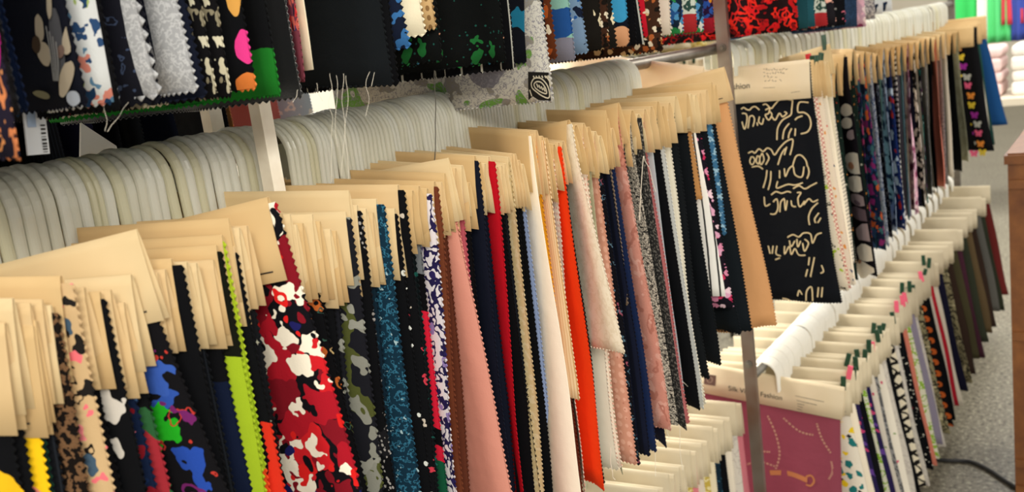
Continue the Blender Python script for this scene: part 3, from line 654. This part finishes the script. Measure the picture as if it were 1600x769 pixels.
def cloth_uv(r, x, y):     # invert the drape of the front flare roughly
    u, v = px_uv(r, x, y); S = r['surf'][0][1]; W = r['surf'][0][2]; uu, vv = u, v
    for _ in range(5):
        s = S(min(max(uu, 0), W), vv); o0 = Vector(r['T'](0, 0, 0)); e1 = Vector(r['T'](0, 1, 0))-o0; e2 = Vector(r['T'](0, 0, 1))-o0; q = Vector((0, s[1], s[2]))-o0
        uu += u-q.dot(e1); vv += v-q.dot(e2)
    return (min(max(uu, .001), W-.001), min(max(vv, .001), .62))
def strokes(r, lst, w, mat, name='printed_pattern', off=-.0014):
    mb = MB()
    for st in lst: ribbon(mb, r['surf'][0][1], cr([cloth_uv(r, *p) for p in st]), w, off)
    o = mb.build(name, mat, r['root']); o['kind'] = 'stuff'; return o
def shape(r, mb, pts, mi, off=-.0014): polyfan(mb, r['surf'][0][1], [cloth_uv(r, *p) for p in pts], off, mi)
def ell(cx, cy, rx, ry, rot=0, n=12, wob=0, sd=0):
    rr = random.Random(sd); o = []
    for k in range(n):
        t = 6.283*k/n; q = 1+wob*rr.uniform(-1, 1); x, y = rx*q*math.cos(t), ry*q*math.sin(t)
        o.append((cx+x*math.cos(rot)-y*math.sin(rot), cy+x*math.sin(rot)+y*math.cos(rot)))
    return o
def flat(c): return simple('dye_'+c, c, .85, spec=.2)

A6 = [[(70,425),(85,415),(100,425),(120,430),(135,415),(155,410),(180,430)], [(75,450),(100,455),(105,490),(90,545),(75,500)], [(120,470),(115,510),(110,540)], [(120,470),(140,465),(150,490),(140,530)],
 [(165,505),(168,525)], [(180,470),(175,500),(195,515),(205,480)], [(200,400),(220,395),(250,420),(270,400),(300,370),(340,365),(380,372)], [(215,430),(240,420),(235,450),(215,460),(235,490),(255,460),(245,440)],
 [(255,470),(275,490),(300,450),(320,470),(345,450),(330,440)], [(380,372),(375,420),(368,460),(320,490),(290,540),(285,610)], [(475,385),(420,385),(412,440),(450,445),(480,470),(490,520),(470,560),(430,572)],
 [(395,490),(410,475),(440,465)], [(360,510),(330,550),(320,605)], [(375,540),(360,570),(355,600)], [(398,540),(395,585)],
 [(110,690),(135,680),(150,690),(175,665),(200,680),(225,660),(250,670),(270,700),(300,660),(340,620),(380,605),(378,650),(365,700)], [(130,710),(120,740),(135,760),(150,730),(135,710)],
 [(165,705),(158,740),(172,755),(180,720),(168,705)], [(195,690),(205,730),(185,760),(180,720),(195,690)], [(220,690),(235,720),(215,760)], [(290,760),(310,700),(335,660)], [(330,700),(345,650)], [(380,769),(400,710),(430,700),(460,730),(470,769)]]
A7 = [[(110,5),(140,0),(165,15)], [(185,20),(180,60),(165,110)], [(205,25),(203,70),(190,120)], [(250,20),(250,60)], [(275,10),(280,50),(300,10),(320,0),(330,40),(365,50),(375,0)], [(395,0),(400,30),(390,60)],
 [(240,75),(235,110),(290,90),(330,92),(370,80)], [(320,110),(350,95),(380,110),(410,95),(440,80)], [(205,145),(230,128),(260,135),(290,125),(310,130)], [(170,155),(175,200),(200,190)], [(215,180),(235,165),(240,210),(225,240),(200,240)],
 [(250,230),(255,180),(275,160)], [(275,165),(280,220),(290,170)], [(310,170),(315,195),(335,200)], [(340,130),(360,130),(345,160),(355,200),(380,170)], [(375,190),(400,160),(420,175),(445,165)], [(445,180),(415,210),(400,250),(405,290)],
 [(450,230),(430,260),(435,280)], [(460,255),(445,280)], [(290,355),(320,340),(350,350),(375,330),(410,335),(420,380),(440,340),(465,330)], [(300,370),(310,400),(330,370)], [(340,360),(345,400),(360,370)], [(380,360),(400,380),(380,420),(370,380)],
 [(190,400),(200,440)], [(215,400),(210,440)], [(235,400),(230,440),(255,450)], [(275,400),(275,440),(300,400),(310,440),(330,410),(350,440),(385,440)], [(225,470),(250,460)], [(405,450),(400,490)], [(430,450),(420,500),(410,548)], [(395,510),(385,548)],
 [(465,490),(475,520),(460,530)], [(340,650),(350,620),(365,640)], [(385,670),(390,620),(415,600),(420,670)], [(450,600),(445,650)], [(470,600),(465,650)], [(260,665),(290,670),(300,680)]]
r = find('lineart', 'middle')
strokes(r, [[(1140+x/3.845, 60+y/3.845) for x, y in st] for st in A6]+[[(1140+x/3.204, 260+y/3.204) for x, y in st] for st in A7], .0029, flat('cdbb94'))

def header_pt(r, x, y, off=.0022):    # point on the near face of a header card
    u, v = px_uv(r, x, y); v = min(v, r['hh']-.001)
    s = 1-.55*min(1, u/r['W']*4/1.6); k = v/r['hh']
    pv = np.interp(k, [0, .01, .12, .55, 1], [.08, .08, .2, .42, .5])
    return r['T'](-pv*r['vw']*s-off, u, v)
def header_strokes(r, lst, w, mat=INK, name='printed_lines'):
    mb = MB()
    for st in lst:
        for (a, b) in zip(st[:-1], st[1:]):
            dx, dy = b[0]-a[0], b[1]-a[1]; l = math.hypot(dx, dy) or 1; nx, ny = -dy/l*w/2, dx/l*w/2
            mb.add([header_pt(r, *p) for p in ((a[0]+nx, a[1]+ny), (a[0]-nx, a[1]-ny), (b[0]-nx, b[1]-ny), (b[0]+nx, b[1]+ny))], [(0, 1, 2, 3)])
    return mb.build(name, mat, r['root'])
def header_text(r, text, x, y, size, end=False):
    c = bpy.data.curves.new('lettering', 'FONT'); c.body = text; c.size = size; c.align_x = 'RIGHT' if end else 'LEFT'; c.materials.append(INK)
    o = link('lettering', c, r['root']); p = Vector(header_pt(r, x, y)); b = Vector(r['T'](0, 1, 0))-Vector(r['T'](0, 0, 0)); u = Vector(r['T'](0, 0, -1))-Vector(r['T'](0, 0, 0))
    M = Matrix((tuple(-b), tuple(u), tuple((-b).cross(u)))).transposed().to_4x4(); M.translation = p+Vector((-.0012, 0, 0))
    me = bpy.data.meshes.new_from_object(o); bpy.data.objects.remove(o); o = link('lettering', me, r['root']); o['kind'] = 'stuff'; o.matrix_local = M; return o
header_text(r, 'Silk Village Fashion', 1174, 137, .0192, True)
rr = random.Random(3); hw = []
for row_, (x0, x1, y) in enumerate(((1194, 1230, 108), (1194, 1226, 113), (1195, 1218, 120), (1196, 1222, 126))):
    x = x0
    while x < x1:
        w_ = rr.uniform(1.5, 4); hw.append([(x, y+rr.uniform(-2, 2)), (x+w_*.5, y+rr.uniform(-2, 2)), (x+w_, y+rr.uniform(-2, 2))]); x += w_+rr.uniform(.6, 2.5 if row_ < 2 else 6)
header_strokes(r, hw, .5, name='handwriting'); header_strokes(r, [[(1238, 144), (1252, 142)], [(1194, 137), (1212, 136)]], .4)
r = find('pinkchain', 'lower')
header_text(r, 'Silk Village Fashion', 1224, 624, .0192, True)
mb = MB(); q = [header_pt(r, *p, .0022) for p in ((1102, 583), (1120, 586), (1119, 602), (1101, 599))]; mb.add(q, [(0, 3, 2, 1)])
q = [header_pt(r, *p, .0026) for p in ell(1110.5, 592.5, 5, 5, n=10)]; mb.add(q, [tuple(range(10))], 1)
q = [header_pt(r, *p, .0030) for p in ell(1110.5, 592.5, 3, 3.6, n=10)]; mb.add(q, [tuple(range(10))], 0)
mb.build('emblem', [simple('emblem_brown', '6a5048', .7), simple('emblem_light', '9a8272', .7)], r['root'])
lines = [[(1244, 617), (1289, 626)], [(1246, 624), (1278, 631)], [(1247, 629), (1258, 631)], [(1248, 633), (1256, 635)], [(1247, 637), (1255, 639)], [(1248, 641), (1254, 643)]]
for k in range(5): y = 609+k*8; lines += [[(1233, y), (1236, y+2), (1234, y+4), (1238, y+5)], [(1236, y+1), (1239, y-1)]]
header_strokes(r, lines, .6, name='handwriting')
C3 = [[(100,470),(130,540),(145,620),(130,680)], [(160,480),(220,530),(280,545)], [(290,500),(310,560),(345,620)], [(150,700),(180,769)], [(20,660),(70,645),(130,668)], [(345,650),(350,690),(335,720)], [(110,610),(60,600),(30,560)]]
rope = []
for st in C3:
    for a, b in zip(cr(st, 5)[:-1], cr(st, 5)[1:]): rope.append([(1160+(a[0]+(b[0]-a[0])*.0)/2.4875, 460+a[1]/2.4875), (1160+(a[0]+(b[0]-a[0])*.65)/2.4875, 460+(a[1]+(b[1]-a[1])*.65)/2.4875)])
strokes(r, rope, .005, flat('b98a78'))
strokes(r, [[(1160+x/2.4875, 460+y/2.4875) for x, y in st] for st in ([(110,690),(180,698),(255,718)],)], .014, flat('b8764c'), 'printed_bar')
strokes(r, [[(1160+x/2.4875, 460+y/2.4875) for x, y in st] for st in ([(250,705),(270,700),(282,720),(270,738),(250,735)],)], .005, flat('b8764c'), 'printed_ring')

r = find('butterfly', 'middle'); mb = MB(); bc = ['e8608c', 'e8903c', 'e0c43c', '9c2c9c', 'b8b8b4']
bl = [(130,145,0),(138,180,1),(145,215,2),(155,250,3),(128,265,1),(135,293,2),(170,290,4),(135,330,3),(172,322,0),(148,362,4),(185,360,1),(152,402,0),(188,395,2),(160,440,1),(200,432,3),(170,475,2),(212,466,4),(178,508,3),(215,500,0),(185,545,4),(222,540,1),(193,578,0),(230,572,2)]
for x, y, c in bl:
    px, py = 1440+x/2.403, y/2.403
    for (dx, dy, rx, ry, ro) in ((-3.6, -2, 4.2, 3, .6), (3.6, -2, 4.2, 3, -.6), (-2.6, 2.6, 3, 2.4, -.5), (2.6, 2.6, 3, 2.4, .5)): shape(r, mb, ell(px+dx, py+dy, rx, ry, ro, 8), c)
mb.build('printed_butterflies', [flat(c) for c in bc], r['root'])
r = find('orchid', 'middle'); mb = MB()
for k, (x, y, rx, ry, c) in enumerate(((1324, 172, 9, 10, 0), (1325, 192, 9, 9, 0), (1338, 249, 15, 11, 0), (1340, 262, 16, 9, 0), (1342, 287, 15, 13, 0), (1346, 312, 14, 8, 1), (1346, 333, 15, 9, 2), (1345, 316, 6, 3, 2), (1356, 362, 13, 14, 1), (1357, 394, 15, 12, 0), (1354, 420, 15, 12, 0), (1336, 258, 6, 4, 3), (1350, 408, 3, 4, 3), (1335, 210, 8, 7, 1))):
    shape(r, mb, ell(x, y, rx, ry, .1*k, 14, .08, k), c, -.0014-.0003*k)
mb.build('printed_orchids', [flat('ece4d4'), flat('a69498'), flat('6e5c66'), flat('b07c5c')], r['root'])
r = find('bigflower', 'top'); mb = MB()
for k, (x, y, rx, ry, ro, c) in enumerate(((97, 72, 13, 62, -.1, 1), (61, 44, 10, 22, -.05, 0), (69, 84, 14, 20, -.4, 0), (54, 70, 9, 14, 0, 2), (118, 62, 9, 24, .1, 0), (114, 122, 12, 30, .35, 0), (106, 80, 7, 11, .3, 3), (88, 8, 5, 22, 0, 0), (140, 10, 5, 18, 0, 0), (136, 34, 4, 9, .4, 0), (142, 44, 4, 8, -.3, 0), (145, 82, 4, 14, 0, 0), (130, 152, 12, 12, .8, 4), (66, 148, 16, 6, .2, 5))):
    shape(r, mb, ell(x, y, rx, ry, ro, 16, .06, k), c, -.0014-.0002*k)
mb.build('printed_blossoms', [flat('c9bda6'), flat('5e6066'), flat('4a3a2c'), flat('8a7268'), flat('b8c2d0'), flat('7e7a5e')], r['root'])
strokes(r, [[(86+i*6, 40+i*8), (92+i*5, 80+i*6), (96+i*3, 125)] for i in range(4)], .0016, flat('a6a8a8'), 'petal_stripes', -.005)
r = find('paisley', 'top')
pp = [[(832,130),(838,122),(850,122),(860,132),(864,145),(862,152),(852,149),(842,143),(834,137),(832,130)], [(837,131),(842,127),(850,128),(857,136),(859,145),(850,143),(840,137),(837,131)]]
strokes(r, pp, .0018, flat('c9c2ae')); mb = MB(); shape(r, mb, [(826, 112), (866, 112), (866, 156), (826, 156)], 0, -.0009); mb.build('printed_ground', flat('1c1a18'), r['root'])
strokes(r, [[(836+i*5, 118-i*.2), (838+i*5, 121)] for i in range(6)]+[[(842+i*4, 130+i*2), (845+i*4, 136+i*2)] for i in range(4)]+[[(829, 140), (833, 150)], [(858, 118), (864, 126), (866, 134)]], .002, flat('c9c2ae'), 'paisley_filling')

# ------------------------------------------------------------------ rack frame: uprights, rails, bolts
def upright(X, Y, sx, sy, mat, label, z1=.75, bolts=()):
    root = empty('upright_post', (X, Y, 0)); m = MB()
    t = .004; m.box((-sx/2, -sy/2, 0), (-sx/2+t, sy/2, H+z1)); m.box((-sx/2+t, -sy/2, 0), (sx/2, -sy/2+t, H+z1)); m.box((-sx/2+t, sy/2-t, 0), (sx/2, sy/2, H+z1))
    m.build('channel', mat, root)
    for z in bolts:
        b = MB(); b.tube([(-sx/2-.001, 0, H+z), (-sx/2-.005, 0, H+z)], .0095, 8); b.tube([(-sx/2-.005, 0, H+z), (-sx/2-.011, 0, H+z)], .006, 6); b.build('bolt', STEEL, root)
    m = MB(); m.box((-.03, -.03, 0), (.03, .03, .005)); m.build('foot_plate', mat, root)
    return tag(root, label, 'rack post')
upright(.700, .772, .016, .016, PAINT, 'cream painted rack post between the first and second run of white hooks')
upright(.752, .912, .018, .016, PAINT, 'cream painted rack post behind the hooks, under black and cream blossom cloth')
RUST = simple('worn_steel', '8c8a84', .4, .55, noise=('6b4a3a', 5))
b2 = onY(1134, 74, .80).z, onY(1177, 562, .80).z
upright(2.105, .80, .014, .028, RUST, 'worn steel rack post with round bolt heads beside the apricot swatch', bolts=b2)
upright(5.32, .83, .03, .03, STEEL, 'steel rack post at the far end beyond the cobalt swatch')
upright(-.45, .83, .03, .03, STEEL, 'steel rack post at the near end of the rack')
for z, nm, y in ((-.0605, 'middle', YR), (.5435, 'top', YR), (-.8765, 'lower', YR), (-.8765, 'inner lower', 1.04)):
    m = MB(); x0, x1 = (1.2, 2.2) if y != YR else (2.2, 5.32) if nm == 'lower' else (-.45, 5.32)
    m.tube([(x0, y, H+z), (x1, y, H+z)], .012, 12)
    tag(m.build('hanging_rail', STEEL, None, True), f'steel hanging rail running through the hooks of the {nm} row', 'rail')

# ------------------------------------------------------------------ what stands behind the rack
for i in range(11):      # dark cloths of the rack behind, seen under the top row
    X = .60+i*.052; k = ['blk', 'velvet', 'navy', 'black2', 'blk_fine', 'navy2', 'blk', 'black2', 'navy', 'velvet', 'blk'][i]
    swatch(X, 1.34, .36, k, Xh=X, yr=1.54, vw=.016, hookw=.02, row='behind', ztop_rail=.38, L=.52+.02*(i % 3), amp=.008, card=CARD[2])
for i, k in enumerate(('tan', 'pink', 'skyprint')):
    X = 1.22+i*.09; swatch(X, 1.42, .30, k, Xh=X, yr=1.62, vw=.016, row='behind', ztop_rail=.32, L=.34+.03*(i % 2), amp=.01, card=CARDW)
ZB = (onY(1080, 96, 1.6).z+.02, onY(1090, 76, 1.6).z+.52)
for i, k in enumerate(('goldleaf', 'ivory', 'rosepink', 'creamlong', 'whitejac', 'ivory', 'goldleaf')):
    A = onY(1122-i*16, 90-i*.0+i*1.2, 1.6); swatch(A.x, 1.6, A.z, k, Xh=A.x, yr=1.8, vw=.02, row='behind', ztop_rail=ZB[0], L=.5, amp=.006, card=CARDW, tab='g')
for i, k in enumerate(('ivory', 'goldleaf', 'ivory', 'whitejac')):
    A = onY(1125-i*26, 76, 1.6); swatch(A.x, 1.6, A.z+.5, k, Xh=A.x, yr=1.8, vw=.02, row='behind', ztop_rail=ZB[1], L=.41, amp=.01, card=CARDW)
for x0, x1, y, z, nm in ((.3, 1.22, 1.54, .38, 'dark cloths'), (1.12, 1.6, 1.62, .32, 'tan and pink cloths'), (3.2, 4.6, 1.8, ZB[0], 'cards with green tabs'), (3.2, 4.6, 1.8, ZB[1], 'pale cloths behind the steel post')):
    z += .0235; m = MB(); m.tube([(x0, y, H+z), (x1, y, H+z)], .012, 10)
    for x in (x0, x1): m.tube([(x, y+.03, 0), (x, y+.03, H+z)], .012, 8)
    tag(m.build('hanging_rail', STEEL, None, True), f'steel rail of the rack behind holding the {nm}', 'rail')
m = MB(); m.box((-3, 4.0, 0), (16, 4.1, 3.6)); wb = m.build('wall_back', WALLM); wb['kind'] = 'structure'

# loose threads
THREAD = simple('thread', 'e4dccb', .8); THREADD = simple('thread_dark', '4a463e', .8)
def thread(pts, Y, lab, mat=THREAD, r=.00017):
    m = MB(); q = cr([(onY(x, y, Y).x, onY(x, y, Y).z) for x, y in pts], 5)
    rr = random.Random(len(lab)+int(pts[0][0])); m.tube([(x, Y+.0008*math.sin(i*.8+pts[0][0]), H+z) for i, (x, z) in enumerate(q)], r, 5)
    tag(m.build('loose_thread', mat), lab, 'thread', 'loose threads hanging from cut cloth edges')
for i, pts in enumerate((((516, 115), (518, 140), (514, 165), (520, 190), (517, 225), (519, 285)), ((525, 118), (528, 150), (523, 185), (528, 230)), ((537, 115), (535, 150), (538, 200), (534, 275)), ((541, 118), (543, 155), (540, 210), (545, 280)), ((494, 130), (498, 145), (503, 158)), ((577, 112), (572, 135), (577, 160), (570, 182)), ((586, 113), (581, 135)), ((466, 140), (462, 152), (458, 160)))):
    thread(pts, .60, ['long pale thread below the plain black panel, first of four', 'wavy pale thread below the plain black panel, second of four', 'straight pale thread below the plain black panel, third of four', 'pale thread reaching the cards below the black panel, fourth of four', 'short curled pale thread left of the plain black panel', 'pale thread under the middle of the plain black panel', 'short pale thread near the corner of the plain black panel', 'tiny pale thread under the black velvet swatch'][i])
thread(((679, 110), (680, 160), (681, 200), (679, 250), (683, 274)), .70, 'dark string hanging straight down in front of the white hooks', THREADD, .0006)
thread(((162, 158), (164, 175), (167, 195), (163, 205)), .66, 'short pale thread hanging under the crimson sprays swatch')
thread(((200, 160), (190, 175), (178, 192), (167, 206)), .66, 'slanting pale thread hanging under the crimson sprays swatch')
for i, pts in enumerate((((1030, 600), (1033, 612), (1027, 625), (1036, 650), (1046, 685)), ((1055, 590), (1060, 640), (1063, 700), (1066, 735)), ((1018, 645), (1022, 680), (1025, 745)), ((953, 700), (955, 725), (957, 742), (961, 750)), ((1062, 590), (1070, 600), (1078, 607)), ((1048, 560), (1056, 575), (1062, 600), (1064, 630), (1056, 632)))):
    thread(pts, .63, ['curled white thread under the grey tweed swatch', 'long white thread hanging past the cards under the grey tweed', 'white thread hanging from the navy pleated swatch', 'short white thread under the sage glitter swatch', 'tiny white thread beside the ice blue hem', 'looped white thread at the frayed tweed corner'][i], r=.0005)
thread(((1000, 345), (1004, 250), (1010, 255), (1018, 275), (1024, 300)), .62, 'fine white thread looping over the antique pink swatch', r=.0005)

# paper tag and paper corner behind the top row
m = MB(); a = [onY(*p, .74) for p in ((36, 170), (70, 170), (78, 240), (44, 243))]; n = Vector((0, .002, 0))
PV = [Vector((v.x, v.y, v.z+H)) for v in a]; m.add(PV+[v+n for v in PV], [(0, 3, 2, 1), (4, 5, 6, 7), (0, 1, 5, 4), (1, 2, 6, 5), (2, 3, 7, 6), (3, 0, 4, 7)])
tg = m.build('paper_tag', simple('tag_paper', 'c9cdd2', .6)); tag(tg, 'pale paper tag with barcode hanging under the charcoal swatch', 'tag')
m = MB(); rr = random.Random(5); t = 0.35
def tp(s, t_): return PV[0].lerp(PV[1], s).lerp(PV[3].lerp(PV[2], s), t_)-Vector((0, .0008, 0))
while t < .97:
    d = rr.uniform(.015, .05); m.add([tp(.68, t), tp(.9, t), tp(.9, t+d), tp(.68, t+d)], [(0, 1, 2, 3)]); t += d+rr.uniform(.02, .05)
m.add([tp(.1, .05), tp(.5, .05), tp(.5, .4), tp(.1, .4)], [(0, 1, 2, 3)], 1)
m.build('barcode', [INK, simple('tag_blue', '8fa2bd', .6)], tg)
m = MB(); a = [onY(*p, .93) for p in ((127, 192), (182, 228), (190, 260), (126, 262))]; PV = [Vector((v.x, v.y, v.z+H)) for i, v in enumerate(a)]
m.add(PV+[v+Vector((0, .003, 0)) for v in PV], [(0, 3, 2, 1), (4, 5, 6, 7), (0, 1, 5, 4), (1, 2, 6, 5), (2, 3, 7, 6), (3, 0, 4, 7)])
tag(m.build('paper_corner', simple('white_paper', 'f4f3f0', .6, transl=.3)), 'white paper corner sticking up behind the white hooks', 'paper')

# ------------------------------------------------------------------ the aisle: cable, wooden shelf, stall
m = MB(); pts = cr([(onZ(x, y, -1.613).x, onZ(x, y, -1.613).y) for x, y in ((1440, 716), (1480, 720), (1515, 722), (1545, 735), (1575, 755), (1610, 775))], 6)
m.tube([(x, y, H-1.612) for x, y in pts], .007, 8); tag(m.build('power_cable', simple('cable_rubber', '16161a', .5), None, True), 'black power cable lying on the terrazzo aisle floor', 'cable')
A = onX(1574, 240, 3.0); root = empty('wooden_shelf', (3.0, A.y, 0)); zt_ = H+A.z
for (x, y) in ((0, -.045), (.55, -.045), (0, -.62), (.55, -.62)):
    m = MB(); m.box((x, y, 0), (x+.045, y+.045, zt_)); m.build('leg', WOOD, root)
for k, z in enumerate((zt_-.03, zt_-.10, zt_-.55, zt_-.95, .12)):
    m = MB(); m.box((-.01, -.63, z), (.60, .008 if k < 1 else -.002, z+.025)); m.build('shelf_board', WOOD, root)
tag(root, 'brown wooden shelf unit standing on the right of the aisle', 'shelf')
def garment(name, P, w, h, c, label, cat='garment', amp=.02):
    n = 10; vs, fs = [], []
    for j in range(9):
        for i in range(n+1): s = i/n-.5; t = j/8; ww = w*(.9+.12*t); vs.append((amp*math.sin(i*1.4+P[1]*9)*(.4+t), s*ww, -h*t-.03*abs(s)*(1-t)*2))
    for j in range(8):
        for i in range(n): a = j*(n+1)+i; fs.append((a, a+1, a+n+2, a+n+1))
    o = mesh(name, vs, fs, simple('cloth_'+c, c, .85, spec=.2), None, None, None, True); o.location = P; solid(o, .003); return tag(o, label, cat)
m = MB(); m.tube([(8.6, -1.4, H+.12), (8.6, 2.6, H+.12)], .015, 8); m.tube([(8.6, 2.6, 0), (8.6, 2.6, H+.12)], .018, 8); m.tube([(8.6, -1.4, 0), (8.6, -1.4, H+.12)], .018, 8); tag(m.build('garment_rail', STEEL), 'steel rail of the stall at the far end of the aisle', 'rail')
for i, (x, c, d) in enumerate(((1515, '3cc060', 'bright green'), (1545, 'dfe6df', 'white'), (1562, '58c878', 'leaf green'), (1585, 'c8404c', 'red'), (1600, '3c4c9c', 'blue'), (1625, 'e8d8d0', 'cream'))):
    A = onX(x, 0, 8.6); garment('hanging_cloth', (8.6-.02*i, A.y, H+.11), .17 if i else .3, .55 if i % 3 else .42, c, f'{d} cloth hanging from the rail of the far stall')
root = empty('stall_table', (8.0, 1.1, 0)); m = MB(); m.box((-.4, -2.6, .78), (.4, .45, .83)); m.build('table_top', simple('laminate', 'd9cfbb', .5), root)
for x in (-.36, .34):
    for y in (-2.55, .4): m = MB(); m.box((x, y, 0), (x+.03, y+.03, .78)); m.build('leg', STEEL, root)
tag(root, 'pale stall table at the far end of the aisle', 'table')
rr = random.Random(8)
for i in range(12):
    c = ['e9e4da', 'e4c8c4', 'f0ece4', 'c9d4dc', 'e8dfcc', 'd8a0a4'][i % 6]; y = 1.35-.32*(i % 6); lv = i//6
    m = MB(); m.box((-.22, -.13, 0), (.22, .13, .10)); m.box((-.215, -.135, .10), (.22, .125, .18))
    o = m.build('folded_cloth', simple('folded_'+c, c, .85)); o.location = (8.0, y, .83+.18*lv); bv = o.modifiers.new('soft', 'BEVEL'); bv.width = .03; bv.segments = 3
    tag(o, f"{['white', 'blush', 'off-white', 'pale blue', 'cream', 'rose'][i % 6]} folded cloth bundle in the {'upper' if lv else 'lower'} layer on the far table", 'cloth bundle', 'folded cloth on the far stall table')

label_all()
